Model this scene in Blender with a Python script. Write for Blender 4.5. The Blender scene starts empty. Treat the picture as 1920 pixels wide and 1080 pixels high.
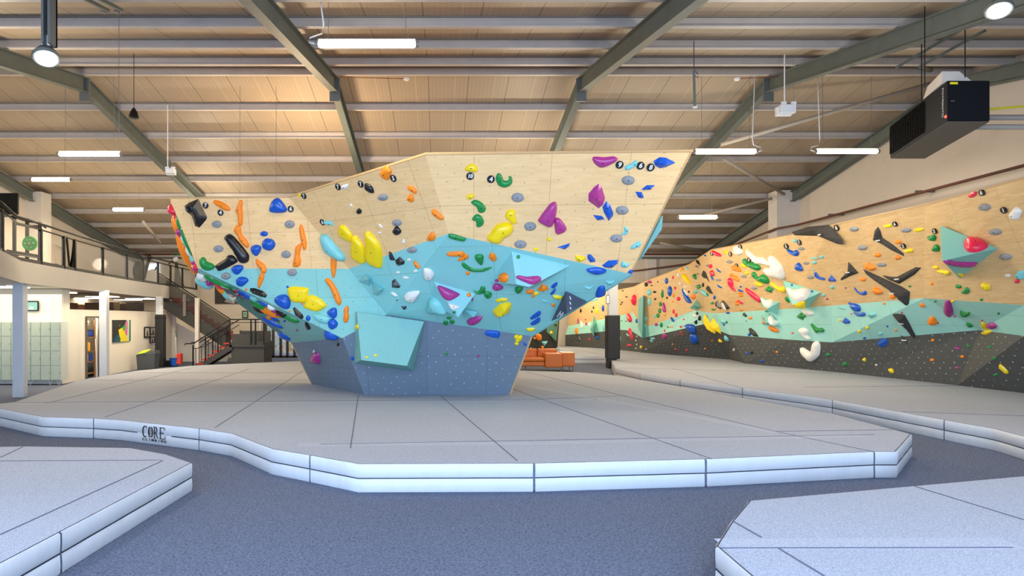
import bpy, math, random
from mathutils import Vector, Matrix
from mathutils.geometry import delaunay_2d_cdt
random.seed(7)
SC = bpy.context.scene
COL = SC.collection
# ------------------------------------------------------------------ camera, world, exposure, big lights
F = 1200.0; CX = 825.0; CY = 597.0; EZ = 1.9      # focal length (px), principal point, eye height
cam = bpy.data.cameras.new('camera'); cam.sensor_width = 36; cam.lens = 36 * F / 1920
cam.shift_x = (960 - CX) / 1920; cam.shift_y = (CY - 540) / 1920; cam.clip_end = 200
camo = bpy.data.objects.new('camera', cam); COL.objects.link(camo)
camo.location = (0, 0, EZ); camo.rotation_euler = (math.pi / 2, 0, 0); SC.camera = camo
SC.view_settings.view_transform = 'Standard'; SC.view_settings.look = 'None'
SC.view_settings.gamma = 1; SC.view_settings.exposure = 0.1; SC.view_settings.use_curve_mapping = False
SC.cycles.use_denoising = True
SC.cycles.max_bounces = 8; SC.cycles.diffuse_bounces = 5; SC.cycles.glossy_bounces = 3; SC.cycles.transparent_max_bounces = 12
SC.cycles.sample_clamp_indirect = 6; SC.cycles.caustics_reflective = False; SC.cycles.caustics_refractive = False
W = bpy.data.worlds.new('world'); SC.world = W; W.use_nodes = True
W.node_tree.nodes['Background'].inputs[0].default_value = (0.60, 0.74, 1.0, 1)
W.node_tree.nodes['Background'].inputs[1].default_value = 2.0

def area(name, loc, sx, sy, power, color, rot=(0, 0, 0), spread=math.pi):
    l = bpy.data.lights.new(name, 'AREA'); l.shape = 'RECTANGLE'; l.size = sx; l.size_y = sy
    l.energy = power; l.color = color; l.spread = spread
    o = bpy.data.objects.new(name, l); COL.objects.link(o); o.location = loc; o.rotation_euler = rot
    o.visible_camera = False
    return o
# daylight through the open shutter behind the camera
area('shutter_daylight', (-1, -4.5, 2.8), 16, 4.6, 2300, (0.50, 0.69, 1.0), (math.radians(84), 0, 0))
area('foreground_fill', (0.5, 1.6, 4.75), 15, 2.4, 620, (0.42, 0.63, 1.0), (math.radians(12), 0, 0))  # added cool fill above the camera, brightens the near floor and mats
# hall tube rows, with fill points added where no fixture hangs to brighten surfaces
WARM = (1.0, 0.84, 0.62); COOL = (1.0, 0.95, 0.88); NEUT = (1.0, 0.92, 0.8); AMB = (1.0, 0.76, 0.48)
def bulb(name, loc, power, color, r=.25):
    l = bpy.data.lights.new(name, 'POINT'); l.energy = power; l.color = color; l.shadow_soft_size = r
    o = bpy.data.objects.new(name, l); COL.objects.link(o); o.location = loc; return o
for lx, ly, lz, pw, cc in ((-9, 4, 4.6, 130, NEUT), (-2.5, 3.0, 4.6, 110, NEUT), (4, 3.5, 4.6, 110, NEUT), (9.0, 3.5, 4.6, 60, NEUT),
                       (-8.5, 12.0, 5.2, 190, WARM), (5.5, 9.0, 4.6, 150, NEUT), (7.4, 15.5, 4.4, 140, NEUT), (4.6, 24.0, 4.3, 130, WARM), (6.8, 21.5, 4.3, 260, WARM),
                       (-3.5, 17.0, 5.4, 420, AMB), (2.5, 18.5, 5.2, 200, WARM), (-8, 22, 4.9, 240, WARM), (5.5, 28, 4.0, 400, WARM), (-9.0, 28, 4.2, 130, WARM), (6.5, 33.5, 3.6, 240, WARM)):
    bulb('hall_fill_light', (lx, ly, lz), pw, cc)

# ------------------------------------------------------------------ helpers
def P(px, py, Y): return Vector(((px - CX) * Y / F, Y, EZ + (CY - py) * Y / F))
def PZ(px, py, z): return P(px, py, (z - EZ) * F / (CY - py))
def plane3(a, b, c):
    n = (b - a).cross(c - a).normalized(); return (n, n.dot(a))
def on(px, py, pl):
    d = Vector(((px - CX) / F, 1, (CY - py) / F)); o = Vector((0, 0, EZ)); n, k = pl
    return o + d * ((k - n.dot(o)) / n.dot(d))
def pix(v): return (CX + v.x * F / v.y, CY - (v.z - EZ) * F / v.y)

MATS = {}
def nodes(name):
    m = bpy.data.materials.new(name); m.use_nodes = True
    return m, m.node_tree.nodes, m.node_tree.links, m.node_tree.nodes['Principled BSDF']
def lin(c):
    return tuple(((x / 255) / 12.92 if x / 255 <= 0.04045 else ((x / 255 + 0.055) / 1.055) ** 2.4) for x in c) + (1,)
def mat(name, rgb, rough=0.5, metal=0.0, bump=0.0, bscale=30, var=0.0, vscale=4, emit=0, coat=0, alpha=1, stretch=None, spec=0.5):
    if name in MATS: return MATS[name]
    m, N, L, B = nodes(name)
    B.inputs['Base Color'].default_value = lin(rgb); B.inputs['Roughness'].default_value = rough
    B.inputs['Metallic'].default_value = metal; B.inputs['Coat Weight'].default_value = coat
    B.inputs['Specular IOR Level'].default_value = spec
    if alpha < 1: B.inputs['Alpha'].default_value = alpha
    tc = N.new('ShaderNodeTexCoord'); mp = N.new('ShaderNodeMapping'); L.new(tc.outputs['Object'], mp.inputs[0])
    if stretch: mp.inputs['Scale'].default_value = stretch
    nz = N.new('ShaderNodeTexNoise'); nz.inputs['Scale'].default_value = vscale; nz.inputs['Detail'].default_value = 4
    L.new(mp.outputs[0], nz.inputs['Vector'])
    mx = N.new('ShaderNodeMix'); mx.data_type = 'RGBA'; mx.blend_type = 'MULTIPLY'; mx.inputs[0].default_value = 1
    mx.inputs[6].default_value = lin(rgb)
    cr = N.new('ShaderNodeValToRGB'); v = max(0.02, var)
    cr.color_ramp.elements[0].position = .3; cr.color_ramp.elements[1].position = .7
    cr.color_ramp.elements[0].color = (1 - v, 1 - v, 1 - v, 1); cr.color_ramp.elements[1].color = (1, 1, 1, 1)
    L.new(nz.outputs[0], cr.inputs[0]); L.new(cr.outputs[0], mx.inputs[7]); L.new(mx.outputs[2], B.inputs['Base Color'])
    if bump:
        n2 = N.new('ShaderNodeTexNoise'); n2.inputs['Scale'].default_value = bscale; n2.inputs['Detail'].default_value = 3
        L.new(mp.outputs[0], n2.inputs['Vector'])
        b = N.new('ShaderNodeBump'); b.inputs['Strength'].default_value = bump; b.inputs['Distance'].default_value = .02
        L.new(n2.outputs[0], b.inputs['Height']); L.new(b.outputs[0], B.inputs['Normal'])
    if emit:
        B.inputs['Emission Color'].default_value = lin(rgb); B.inputs['Emission Strength'].default_value = emit
    MATS[name] = m; return m

def panel_mat(name, rgb, dot, dotsize=.045, rough=.55, grain=0.0, sheets=True, dstr=.8):
    """painted or bare ply climbing sheet: t-nut holes on a staggered grid, sheet joints, grain"""
    m, N, L, B = nodes(name); B.inputs['Roughness'].default_value = rough
    uv = N.new('ShaderNodeUVMap')
    g = N.new('ShaderNodeMapping'); g.inputs['Scale'].default_value = (1.2, 9, 1) if grain else (.8, .8, 1)
    L.new(uv.outputs[0], g.inputs[0])
    nz = N.new('ShaderNodeTexNoise'); nz.inputs['Scale'].default_value = 1.6; nz.inputs['Detail'].default_value = 6; nz.inputs['Distortion'].default_value = 1.2 if grain else 0
    L.new(g.outputs[0], nz.inputs['Vector'])
    cr = N.new('ShaderNodeValToRGB'); k = grain or .05
    cr.color_ramp.elements[0].position = .32; cr.color_ramp.elements[1].position = .68
    c0 = lin(rgb); cr.color_ramp.elements[0].color = (c0[0] * (1 - k * .7), c0[1] * (1 - k), c0[2] * (1 - k * 1.5), 1); cr.color_ramp.elements[1].color = c0
    L.new(nz.outputs[0], cr.inputs[0])
    last = cr.outputs[0]
    if sheets:
        br = N.new('ShaderNodeTexBrick'); br.offset = 0; br.squash = 1
        br.inputs['Color1'].default_value = (1, 1, 1, 1); br.inputs['Color2'].default_value = (.93, .93, .93, 1); br.inputs['Mortar'].default_value = (.55, .52, .5, 1)
        br.inputs['Scale'].default_value = 1; br.inputs['Mortar Size'].default_value = .004; br.inputs['Mortar Smooth'].default_value = 0
        br.inputs['Brick Width'].default_value = 1.22; br.inputs['Row Height'].default_value = 1.22
        L.new(uv.outputs[0], br.inputs['Vector'])
        mm = N.new('ShaderNodeMix'); mm.data_type = 'RGBA'; mm.blend_type = 'MULTIPLY'; mm.inputs[0].default_value = .8
        L.new(last, mm.inputs[6]); L.new(br.outputs[0], mm.inputs[7]); last = mm.outputs[2]
    mp = N.new('ShaderNodeMapping'); mp.inputs['Rotation'].default_value = (0, 0, math.radians(40)); mp.inputs['Scale'].default_value = (5.2, 5.2, 5.2)
    L.new(uv.outputs[0], mp.inputs[0])
    vo = N.new('ShaderNodeTexVoronoi'); vo.inputs['Randomness'].default_value = .12; vo.inputs['Scale'].default_value = 1; vo.voronoi_dimensions = '2D'
    L.new(mp.outputs[0], vo.inputs['Vector'])
    lt = N.new('ShaderNodeMath'); lt.operation = 'LESS_THAN'; lt.inputs[1].default_value = dotsize
    L.new(vo.outputs['Distance'], lt.inputs[0])
    # vary strength hole by hole
    sp = N.new('ShaderNodeSeparateColor'); L.new(vo.outputs['Color'], sp.inputs[0])
    mu = N.new('ShaderNodeMath'); mu.operation = 'MULTIPLY'; L.new(lt.outputs[0], mu.inputs[0]); L.new(sp.outputs[0], mu.inputs[1])
    m3 = N.new('ShaderNodeMath'); m3.operation = 'MULTIPLY'; L.new(mu.outputs[0], m3.inputs[0]); m3.inputs[1].default_value = dstr
    dm = N.new('ShaderNodeMix'); dm.data_type = 'RGBA'; dm.inputs[7].default_value = lin(dot)
    L.new(m3.outputs[0], dm.inputs[0]); L.new(last, dm.inputs[6]); L.new(dm.outputs[2], B.inputs['Base Color'])
    return m

def carpet_mat(name, c1, c2, scale, bump=.35, rough=.95):
    m, N, L, B = nodes(name); B.inputs['Roughness'].default_value = rough; B.inputs['Specular IOR Level'].default_value = .15
    tc = N.new('ShaderNodeTexCoord')
    n1 = N.new('ShaderNodeTexNoise'); n1.inputs['Scale'].default_value = scale; n1.inputs['Detail'].default_value = 3; n1.inputs['Distortion'].default_value = 1.0
    n2 = N.new('ShaderNodeTexNoise'); n2.inputs['Scale'].default_value = .5; n2.inputs['Detail'].default_value = 3
    L.new(tc.outputs['Object'], n1.inputs['Vector']); L.new(tc.outputs['Object'], n2.inputs['Vector'])
    cr = N.new('ShaderNodeValToRGB'); cr.color_ramp.elements[0].position = .36; cr.color_ramp.elements[1].position = .64
    cr.color_ramp.elements[0].color = lin(c1); cr.color_ramp.elements[1].color = lin(c2); L.new(n1.outputs[0], cr.inputs[0])
    c2r = N.new('ShaderNodeValToRGB'); c2r.color_ramp.elements[0].color = (.9, .9, .9, 1); c2r.color_ramp.elements[1].color = (1.05, 1.05, 1.05, 1)
    L.new(n2.outputs[0], c2r.inputs[0])
    mx = N.new('ShaderNodeMix'); mx.data_type = 'RGBA'; mx.blend_type = 'MULTIPLY'; mx.inputs[0].default_value = 1
    L.new(cr.outputs[0], mx.inputs[6]); L.new(c2r.outputs[0], mx.inputs[7]); L.new(mx.outputs[2], B.inputs['Base Color'])
    b = N.new('ShaderNodeBump'); b.inputs['Strength'].default_value = bump; b.inputs['Distance'].default_value = .01
    L.new(n1.outputs[0], b.inputs['Height']); L.new(b.outputs[0], B.inputs['Normal'])
    return m

def block_mat(name, rgb, sx=.45, sz=.225, axis='YZ', k=.985):
    m, N, L, B = nodes(name); B.inputs['Roughness'].default_value = .8
    tc = N.new('ShaderNodeTexCoord'); se = N.new('ShaderNodeSeparateXYZ'); co = N.new('ShaderNodeCombineXYZ')
    L.new(tc.outputs['Object'], se.inputs[0]); L.new(se.outputs['Y' if axis == 'YZ' else 'X'], co.inputs[0]); L.new(se.outputs['Z'], co.inputs[1])
    br = N.new('ShaderNodeTexBrick'); br.inputs['Scale'].default_value = 1; br.inputs['Brick Width'].default_value = sx; br.inputs['Row Height'].default_value = sz
    br.inputs['Mortar Size'].default_value = .006; br.inputs['Mortar Smooth'].default_value = .3
    c = lin(rgb); br.inputs['Color1'].default_value = c; br.inputs['Color2'].default_value = tuple(x * .97 for x in c[:3]) + (1,)
    br.inputs['Mortar'].default_value = tuple(x * k for x in c[:3]) + (1,)
    L.new(co.outputs[0], br.inputs['Vector']); L.new(br.outputs[0], B.inputs['Base Color'])
    b = N.new('ShaderNodeBump'); b.inputs['Strength'].default_value = .25; b.inputs['Distance'].default_value = .01; b.invert = True
    L.new(br.outputs['Fac'], b.inputs['Height']); L.new(b.outputs[0], B.inputs['Normal'])
    return m

def sheet_mat(name, rgb):
    """roof lining sheets: joints and fine ribs running down the slope"""
    m, N, L, B = nodes(name); B.inputs['Roughness'].default_value = .55
    tc = N.new('ShaderNodeTexCoord'); se = N.new('ShaderNodeSeparateXYZ'); L.new(tc.outputs['Object'], se.inputs[0])
    def line(period, width, off):
        a = N.new('ShaderNodeMath'); a.operation = 'ADD'; a.inputs[1].default_value = off; L.new(se.outputs['X'], a.inputs[0])
        d = N.new('ShaderNodeMath'); d.operation = 'DIVIDE'; d.inputs[1].default_value = period; L.new(a.outputs[0], d.inputs[0])
        f = N.new('ShaderNodeMath'); f.operation = 'FRACT'; L.new(d.outputs[0], f.inputs[0])
        l = N.new('ShaderNodeMath'); l.operation = 'LESS_THAN'; l.inputs[1].default_value = width / period; L.new(f.outputs[0], l.inputs[0])
        return l.outputs[0]
    c = lin(rgb); last = None
    mx = N.new('ShaderNodeMix'); mx.data_type = 'RGBA'; mx.inputs[6].default_value = c; mx.inputs[7].default_value = tuple(x * .88 for x in c[:3]) + (1,)
    L.new(line(.1, .014, 100), mx.inputs[0])
    m2 = N.new('ShaderNodeMix'); m2.data_type = 'RGBA'; m2.inputs[7].default_value = tuple(x * .45 for x in c[:3]) + (1,)
    L.new(mx.outputs[2], m2.inputs[6]); L.new(line(1.0, .02, 100.3), m2.inputs[0])
    m3 = N.new('ShaderNodeMix'); m3.data_type = 'RGBA'; m3.inputs[7].default_value = tuple(min(1, x * 1.35) for x in c[:3]) + (1,)
    L.new(m2.outputs[2], m3.inputs[6]); L.new(line(1.0, .015, 100.62), m3.inputs[0])
    L.new(m3.outputs[2], B.inputs['Base Color'])
    return m

class MB:
    def __init__(s): s.v = []; s.f = []
    def add(s, vs, fs):
        o = len(s.v); s.v += [Vector(v) for v in vs]; s.f += [tuple(i + o for i in f) for f in fs]; return s
    def box(s, x0, y0, z0, x1, y1, z1, c=0):
        x0, x1 = min(x0, x1), max(x0, x1); y0, y1 = min(y0, y1), max(y0, y1); z0, z1 = min(z0, z1), max(z0, z1)
        return s.add([(x0, y0, z0), (x1, y0, z0), (x1, y1, z0), (x0, y1, z0), (x0, y0, z1), (x1, y0, z1), (x1, y1, z1), (x0, y1, z1)],
                     [(0, 3, 2, 1), (4, 5, 6, 7), (0, 1, 5, 4), (1, 2, 6, 5), (2, 3, 7, 6), (3, 0, 4, 7)])
    def bar(s, a, b, w, h, up=(0, 0, 1)):
        a = Vector(a); b = Vector(b); d = (b - a).normalized(); u = Vector(up)
        if abs(d.dot(u)) > .98: u = Vector((0, 1, 0))
        r = d.cross(u).normalized(); u = r.cross(d).normalized(); vs = []
        for p in (a, b):
            for i, j in ((-1, -1), (1, -1), (1, 1), (-1, 1)): vs.append(p + r * i * w / 2 + u * j * h / 2)
        return s.add(vs, [(0, 1, 2, 3), (7, 6, 5, 4), (0, 4, 5, 1), (1, 5, 6, 2), (2, 6, 7, 3), (3, 7, 4, 0)])
    def tube(s, pts, r, n=8, cap=True):
        pts = [Vector(p) for p in pts]; vs = []; fs = []
        for i, p in enumerate(pts):
            d = (pts[min(i + 1, len(pts) - 1)] - pts[max(i - 1, 0)]).normalized()
            u = Vector((0, 0, 1)) if abs(d.z) < .95 else Vector((1, 0, 0))
            a = d.cross(u).normalized(); b = a.cross(d)
            rr = r[i] if isinstance(r, (list, tuple)) else r
            for k in range(n):
                t = 2 * math.pi * k / n; vs.append(p + a * math.cos(t) * rr + b * math.sin(t) * rr)
        for i in range(len(pts) - 1):
            for k in range(n):
                fs.append((i * n + k, i * n + (k + 1) % n, (i + 1) * n + (k + 1) % n, (i + 1) * n + k))
        if cap: fs.append(tuple(range(n - 1, -1, -1))); fs.append(tuple((len(pts) - 1) * n + k for k in range(n)))
        return s.add(vs, fs)
    def lathe(s, c, prof, n=20, axis='z'):
        vs = []; fs = []; c = Vector(c)
        for r, h in prof:
            for k in range(n):
                t = 2 * math.pi * k / n; x, y = r * math.cos(t), r * math.sin(t)
                vs.append(c + (Vector((x, y, h)) if axis == 'z' else Vector((x, h, y)) if axis == 'y' else Vector((h, x, y))))
        for i in range(len(prof) - 1):
            for k in range(n): fs.append((i * n + k, i * n + (k + 1) % n, (i + 1) * n + (k + 1) % n, (i + 1) * n + k))
        fs.append(tuple(range(n - 1, -1, -1))); fs.append(tuple((len(prof) - 1) * n + k for k in range(n)))
        return s.add(vs, fs)
    def prism(s, poly, z0, z1):
        n = len(poly); vs = [(p[0], p[1], z0) for p in poly] + [(p[0], p[1], z1) for p in poly]
        return s.add(vs, [tuple(range(n - 1, -1, -1)), tuple(range(n, 2 * n))] + [(i, (i + 1) % n, n + (i + 1) % n, n + i) for i in range(n)])
    def slab(s, pts, off):
        """polygon of 3-d points extruded by vector off"""
        n = len(pts); off = Vector(off)
        return s.add([Vector(p) for p in pts] + [Vector(p) + off for p in pts],
                     [tuple(range(n - 1, -1, -1)), tuple(range(n, 2 * n))] + [(i, (i + 1) % n, n + (i + 1) % n, n + i) for i in range(n)])

def wloc(o):
    v = Vector(o.location)
    while o.parent: o = o.parent; v += Vector(o.location)
    return v
def tag(o, label=None, cat=None, group=None, kind=None):
    if label: o['label'] = label
    if cat: o['category'] = cat
    if group: o['group'] = group
    if kind: o['kind'] = kind
    return o
def thing(name, loc, label=None, cat=None, group=None, kind=None):
    o = bpy.data.objects.new(name, None); COL.objects.link(o); o.location = loc; o.empty_display_size = .1
    return tag(o, label, cat, group, kind)
def build(name, mb, m, parent=None, smooth=False, bevel=0, uv=None, loc=None, solid=0):
    if parent is None:
        if loc is None:
            xs = [v.x for v in mb.v]; ys = [v.y for v in mb.v]; zs = [v.z for v in mb.v]
            loc = Vector(((min(xs) + max(xs)) / 2, (min(ys) + max(ys)) / 2, min(zs)))
        base = Vector(loc)
    else: base = wloc(parent)
    me = bpy.data.meshes.new(name); me.from_pydata([tuple(v - base) for v in mb.v], [], mb.f)
    me.materials.append(m); me.update()
    if smooth:
        me.polygons.foreach_set('use_smooth', [True] * len(me.polygons))
    o = bpy.data.objects.new(name, me); COL.objects.link(o)
    if parent is not None: o.parent = parent
    else: o.location = base
    if uv:
        ul = me.uv_layers.new(name='UVMap'); org, U, V = uv
        for lp in me.loops:
            p = mb.v[lp.vertex_index] - org; ul.data[lp.index].uv = (p.dot(U), p.dot(V))
    if solid:
        s = o.modifiers.new('solid', 'SOLIDIFY'); s.thickness = solid; s.offset = -1; s.use_rim = solid > 0
    if bevel:
        b = o.modifiers.new('bevel', 'BEVEL'); b.width = bevel; b.segments = 2; b.limit_method = 'ANGLE'
    return o
def text_mesh(s, size, origin, U, V, Nn, depth=.002, shear=0, wx=1.0, bold=0):
    """text laid in the plane (U right, V up) centred on origin"""
    cu = bpy.data.curves.new('lettering', 'FONT'); cu.body = s; cu.size = size; cu.extrude = depth; cu.shear = shear; cu.offset = bold
    cu.align_x = 'CENTER'; cu.align_y = 'CENTER'; cu.resolution_u = 3
    o = bpy.data.objects.new('lettering', cu); COL.objects.link(o)
    dg = bpy.context.evaluated_depsgraph_get(); me = bpy.data.meshes.new_from_object(o.evaluated_get(dg))
    mb = MB(); mb.add([origin + U * v.co.x * wx + V * v.co.y + Nn * (v.co.z + depth) for v in me.vertices], [tuple(p.vertices) for p in me.polygons])
    bpy.data.objects.remove(o); bpy.data.meshes.remove(me); bpy.data.curves.remove(cu)
    return mb

# ------------------------------------------------------------------ materials
M_floor = carpet_mat('floor_carpet', (74, 82, 100), (114, 122, 142), 60)
M_matc = carpet_mat('mat_carpet', (142, 149, 162), (184, 189, 200), 90, .25)
M_vinyl = mat('white_vinyl', (206, 210, 214), .42, bump=.5, bscale=3.2, stretch=(2.2, 2.2, .5), var=.05)
M_seam = mat('dark_seam', (38, 40, 56), .8)
M_seam2 = mat('mat_seam', (96, 100, 122), .9)
M_wood = panel_mat('birch_ply', (252, 212, 152), (120, 105, 88), .05, grain=.14)
M_wood2 = panel_mat('golden_ply', (222, 190, 138), (130, 105, 75), .05, grain=.2)
M_teal = panel_mat('teal_paint', (140, 208, 202), (70, 120, 130), .055)
M_teal2 = panel_mat('teal_paint_chalked', (144, 216, 214), (215, 235, 240), .04, sheets=True)
M_teal3 = panel_mat('sea_green_paint', (166, 228, 216), (180, 220, 215), .035, dstr=.5)
M_grey = panel_mat('slate_paint', (112, 130, 148), (225, 232, 240), .06)
M_grey2 = panel_mat('charcoal_paint', (76, 79, 78), (215, 218, 214), .075)
M_vol = panel_mat('pale_teal_paint', (122, 186, 180), (80, 130, 140), .05, sheets=False)
M_volw = mat('volume_sea_green', (134, 204, 194), .5)
M_volp = mat('volume_flat_teal', (134, 204, 208), .45)
M_ceil = sheet_mat('roof_sheet', (168, 152, 130))
M_purl = mat('purlin_paint', (190, 182, 174), .5, var=.1)
M_raft = mat('rafter_paint', (96, 104, 98), .55, var=.12)
M_brace = mat('brace_paint', (160, 150, 135), .55)
M_wallw = block_mat('white_blockwork', (206, 196, 182))
M_wallb = block_mat('white_blockwork_back', (206, 196, 180), axis='XZ')
M_plas = mat('white_plaster', (226, 220, 206), .8)
M_pil = mat('pilaster_paint', (214, 208, 200), .75, var=.06)
M_pads = mat('black_padding', (28, 28, 28), .5, bump=.1)
M_colm = mat('column_grey', (200, 204, 208), .6)
M_white = mat('white_plastic', (232, 232, 230), .4)
M_black = mat('black_metal', (17, 18, 16), .45, spec=.25)
M_dark = mat('dark_panel', (58, 58, 54), .6)
M_steel = mat('steel', (150, 152, 152), .35, metal=.8)
M_galv = mat('galvanised', (110, 114, 112), .5, metal=.4)
M_bolt = mat('bolt_dark', (40, 42, 44), .4, metal=.6)
M_tube = mat('tube_glow', (255, 238, 205), .4, emit=14)
M_led = mat('led_glow', (255, 252, 245), .4, emit=60)
M_panelglow = mat('panel_glow', (255, 238, 215), .4, emit=6)
M_fascia = mat('fascia_paint', (196, 192, 184), .8)
M_gap = mat('dark_gap', (46, 40, 34), .9)

# ------------------------------------------------------------------ room shell
YB = 31.0; XL = -14.7; XR = 12.75; YF = -6.0
RZ = 7.95; RY = 15.5; T = .185                    # roof sheet ridge height, ridge depth, slope
def roofz(y, off=0): return RZ - T * abs(y - RY) + off
floor = build('floor', MB().box(XL - .2, YF, -.1, XR + .2, 40, 0), M_floor); tag(floor, kind='structure')
ceiling = thing('ceiling', (0, RY, RZ), kind='structure')
mb = MB(); mb.add([(XL - .3, YF, roofz(YF)), (XR + .3, YF, roofz(YF)), (XR + .3, RY, RZ), (XL - .3, RY, RZ), (XR + .3, YB + .3, roofz(YB + .3)), (XL - .3, YB + .3, roofz(YB + .3))],
                  [(0, 1, 2, 3), (3, 2, 4, 5)])
mb.add([v + Vector((0, 0, .1)) for v in mb.v], [(3, 2, 1, 0), (5, 4, 2, 3)])
build('roof_sheet', mb, M_ceil, ceiling)
for y in (0.5, 2.1, 3.7, 5.2, 6.8, 8.1, 9.6, 11.1, 12.65, 14.2, 15.35, 17.1, 18.7, 20.3, 21.85, 23.4, 25.0, 26.6, 28.1, 29.6):
    z = roofz(y); h = .17
    p = build('purlin', MB().box(XL, y - .02, z - h - .02, XR, y + .02, z - .02).box(XL, y - .075, z - h - .035, XR, y + .02, z - h - .018).box(XL, y - .02, z - .03, XR, y + .07, z - .01), M_purl, ceiling)
    if y in (9.6,):
        for k in range(28): build('cleat', MB().box(-13.6 + k * .96, y - .035, z - h, -13.54 + k * .96, y - .02, z - .04), M_raft, p)
for i, x in enumerate((-14.45, -8.6, -2.55, 3.42, 7.95, 12.5)):
    mb = MB()
    for a, b in ((YF, RY), (RY, YB)):
        za, zb = roofz(a, -.22), roofz(b, -.22)
        for w, h0, h1 in ((.17, 0, .02), (.014, .02, .34), (.17, .34, .36)):
            mb.add([(x - w / 2, a, za - h1), (x + w / 2, a, za - h1), (x + w / 2, b, zb - h1), (x - w / 2, b, zb - h1),
                    (x - w / 2, a, za - h0), (x + w / 2, a, za - h0), (x + w / 2, b, zb - h0), (x - w / 2, b, zb - h0)],
                   [(0, 3, 2, 1), (4, 5, 6, 7), (0, 1, 5, 4), (1, 2, 6, 5), (2, 3, 7, 6), (3, 0, 4, 7)])
    r = build('rafter', mb, M_raft, ceiling)
    build('apex_plate', MB().box(x - .12, RY - .03, RZ - .80, x + .12, RY + .03, RZ - .24), M_galv, r)
tag(build('wall_right', MB().box(XR, YF, 0, XR + .2, YB + 7, RZ + .2), M_wallw), kind='structure')
tag(build('wall_left', MB().box(XL - .2, YF, 0, XL, YB + 1, RZ + .2), M_wallw), kind='structure')
XH = 4.2
tag(build('wall_back', MB().box(XL, YB, 0, -8.75, YB + .2, 6.3).box(-8.75, YB, 3.05, -5.2, YB + .2, 6.3).box(-5.2, YB, 0, XH, YB + .2, 6.3).box(XH, YB, 3.62, XR, YB + .2, 6.3), M_wallb), kind='structure')
tag(build('wall_annex', MB().box(XH - .2, 37.5, 0, XR, 37.7, 4.5).box(XH, YB + .2, 0, XH + .2, 37.5, 4.5), M_wallb), kind='structure')
tag(build('ceiling_annex', MB().box(XH, YB + .2, 4.5, XR + .2, 37.7, 4.6), M_plas), kind='structure')
tag(build('trim_1', MB().box(XL, YB - .06, 4.96, XR, YB, 5.05), mat('red_oxide', (96, 52, 36), .6)), kind='structure')
tag(build('trim_2', MB().box(XL, YB - .14, 4.78, XR, YB, 4.86), M_raft), kind='structure')
# pilasters
tag(build('wall_pilaster_right', MB().box(11.95, 22.7, 0, XR, 23.3, 6.45), M_pil), kind='structure')
tag(build('wall_pilaster_left', MB().box(XL, 22.7, 3.25, XL + .55, 23.3, 6.4), M_pil), kind='structure')
tag(build('wall_pilaster_back', MB().box(10.0, YB - .12, 3.62, 10.45, YB, 4.75), M_pil), kind='structure')

# ------------------------------------------------------------------ registry of climbable faces
FACES = []     # dict(poly, plane, key)
def inside(px, py, poly):
    c = False; n = len(poly)
    for i in range(n):
        x0, y0 = poly[i]; x1, y1 = poly[(i + 1) % n]
        if (y0 > py) != (y1 > py) and px < (x1 - x0) * (py - y0) / (y1 - y0) + x0: c = not c
    return c
def facing(n, p): return n if n.dot(Vector((0, 0, EZ)) - p) > 0 else -n
def basis(n):
    up = Vector((0, 0, 1)); V = (up - n * up.dot(n)).normalized(); U = V.cross(n).normalized()
    return U, V
def panel(name, pts, m, parent, key, thick=.03, label=None):
    """flat sheet through 3+ points (fan of triangles registered for fixing holds)"""
    pts = [Vector(p) for p in pts]; n = Vector((0, 0, 0)); 
    for i in range(len(pts)): n += pts[i].cross(pts[(i + 1) % len(pts)])
    c = sum(pts, Vector()) / len(pts); n.normalize(); fn = facing(n, c)
    if fn.dot(n) < 0: pts = pts[::-1]; n = fn
    U, V = basis(fn); k = len(pts)
    mb = MB(); mb.add(pts, [(0, i, i + 1) for i in range(1, k - 1)])
    back = [p - fn * thick for p in pts]
    mb.add(back, [(0, i + 1, i) for i in range(1, k - 1)])
    mb.f += [(i, k + i, k + (i + 1) % k, (i + 1) % k) for i in range(k)]
    o = build(name, mb, m, parent, uv=(c, U, V))
    if label: o['label'] = label
    for i in range(1, k - 1):
        tri = (pts[0], pts[i], pts[i + 1]); nn = (tri[1] - tri[0]).cross(tri[2] - tri[0]).normalized(); nn = facing(nn, tri[0])
        FACES.append(dict(poly=[pix(v) for v in tri], plane=(nn, nn.dot(tri[0])), key=key, d=c.length))
    return o

# ---------------------------------------- the free-standing boulder
T3 = P(797, 287, 10.06); T4 = P(1300, 281, 9.87); A = P(841, 438, 10.7)
Bp = on(1184, 514, plane3(T3, T4, A))
BF0 = P(683, 740, 13.34); BF1 = P(955, 740, 13.34); C = P(996, 630, 12.8)
PF4 = plane3(BF0, BF1, C); H = P(642, 634, 12.8); D = on(725, 590, PF4)
T2 = P(540, 368, 12.4); T1 = P(318, 370, 12.8); PF1 = plane3(T1, T2, D); G = on(371, 503, PF1)
E_ = on(654, 504, plane3(T2, D, T3)); BL = PZ(584, 720, .31); PF5 = plane3(H, BF0, BL); I_ = on(546, 643, PF5)
PF6 = plane3(G, H, I_)
boulder = thing('climbing_boulder', (-.8, 14.8, .31), 'large free-standing faceted climbing boulder in birch ply, teal and slate standing on the central mat', 'climbing boulder')
WB = 'pale wooden '
panel('wood_panel', [T1, T2, E_, G], M_wood, boulder, 'wL')
panel('wood_panel', [T2, T3, A, E_], M_wood, boulder, 'wM')
panel('wood_panel', [T3, T4, Bp, A], M_wood, boulder, 'wR')
panel('teal_panel', [G, E_, D, H], M_teal, boulder, 'tL')
panel('teal_panel', [E_, A, D], M_teal2, boulder, 'tM')
panel('teal_panel', [A, Bp, C, D], M_teal2, boulder, 'tR')
panel('slate_panel', [H, D, C, BF1, BF0], M_grey, boulder, 'gF')
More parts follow.
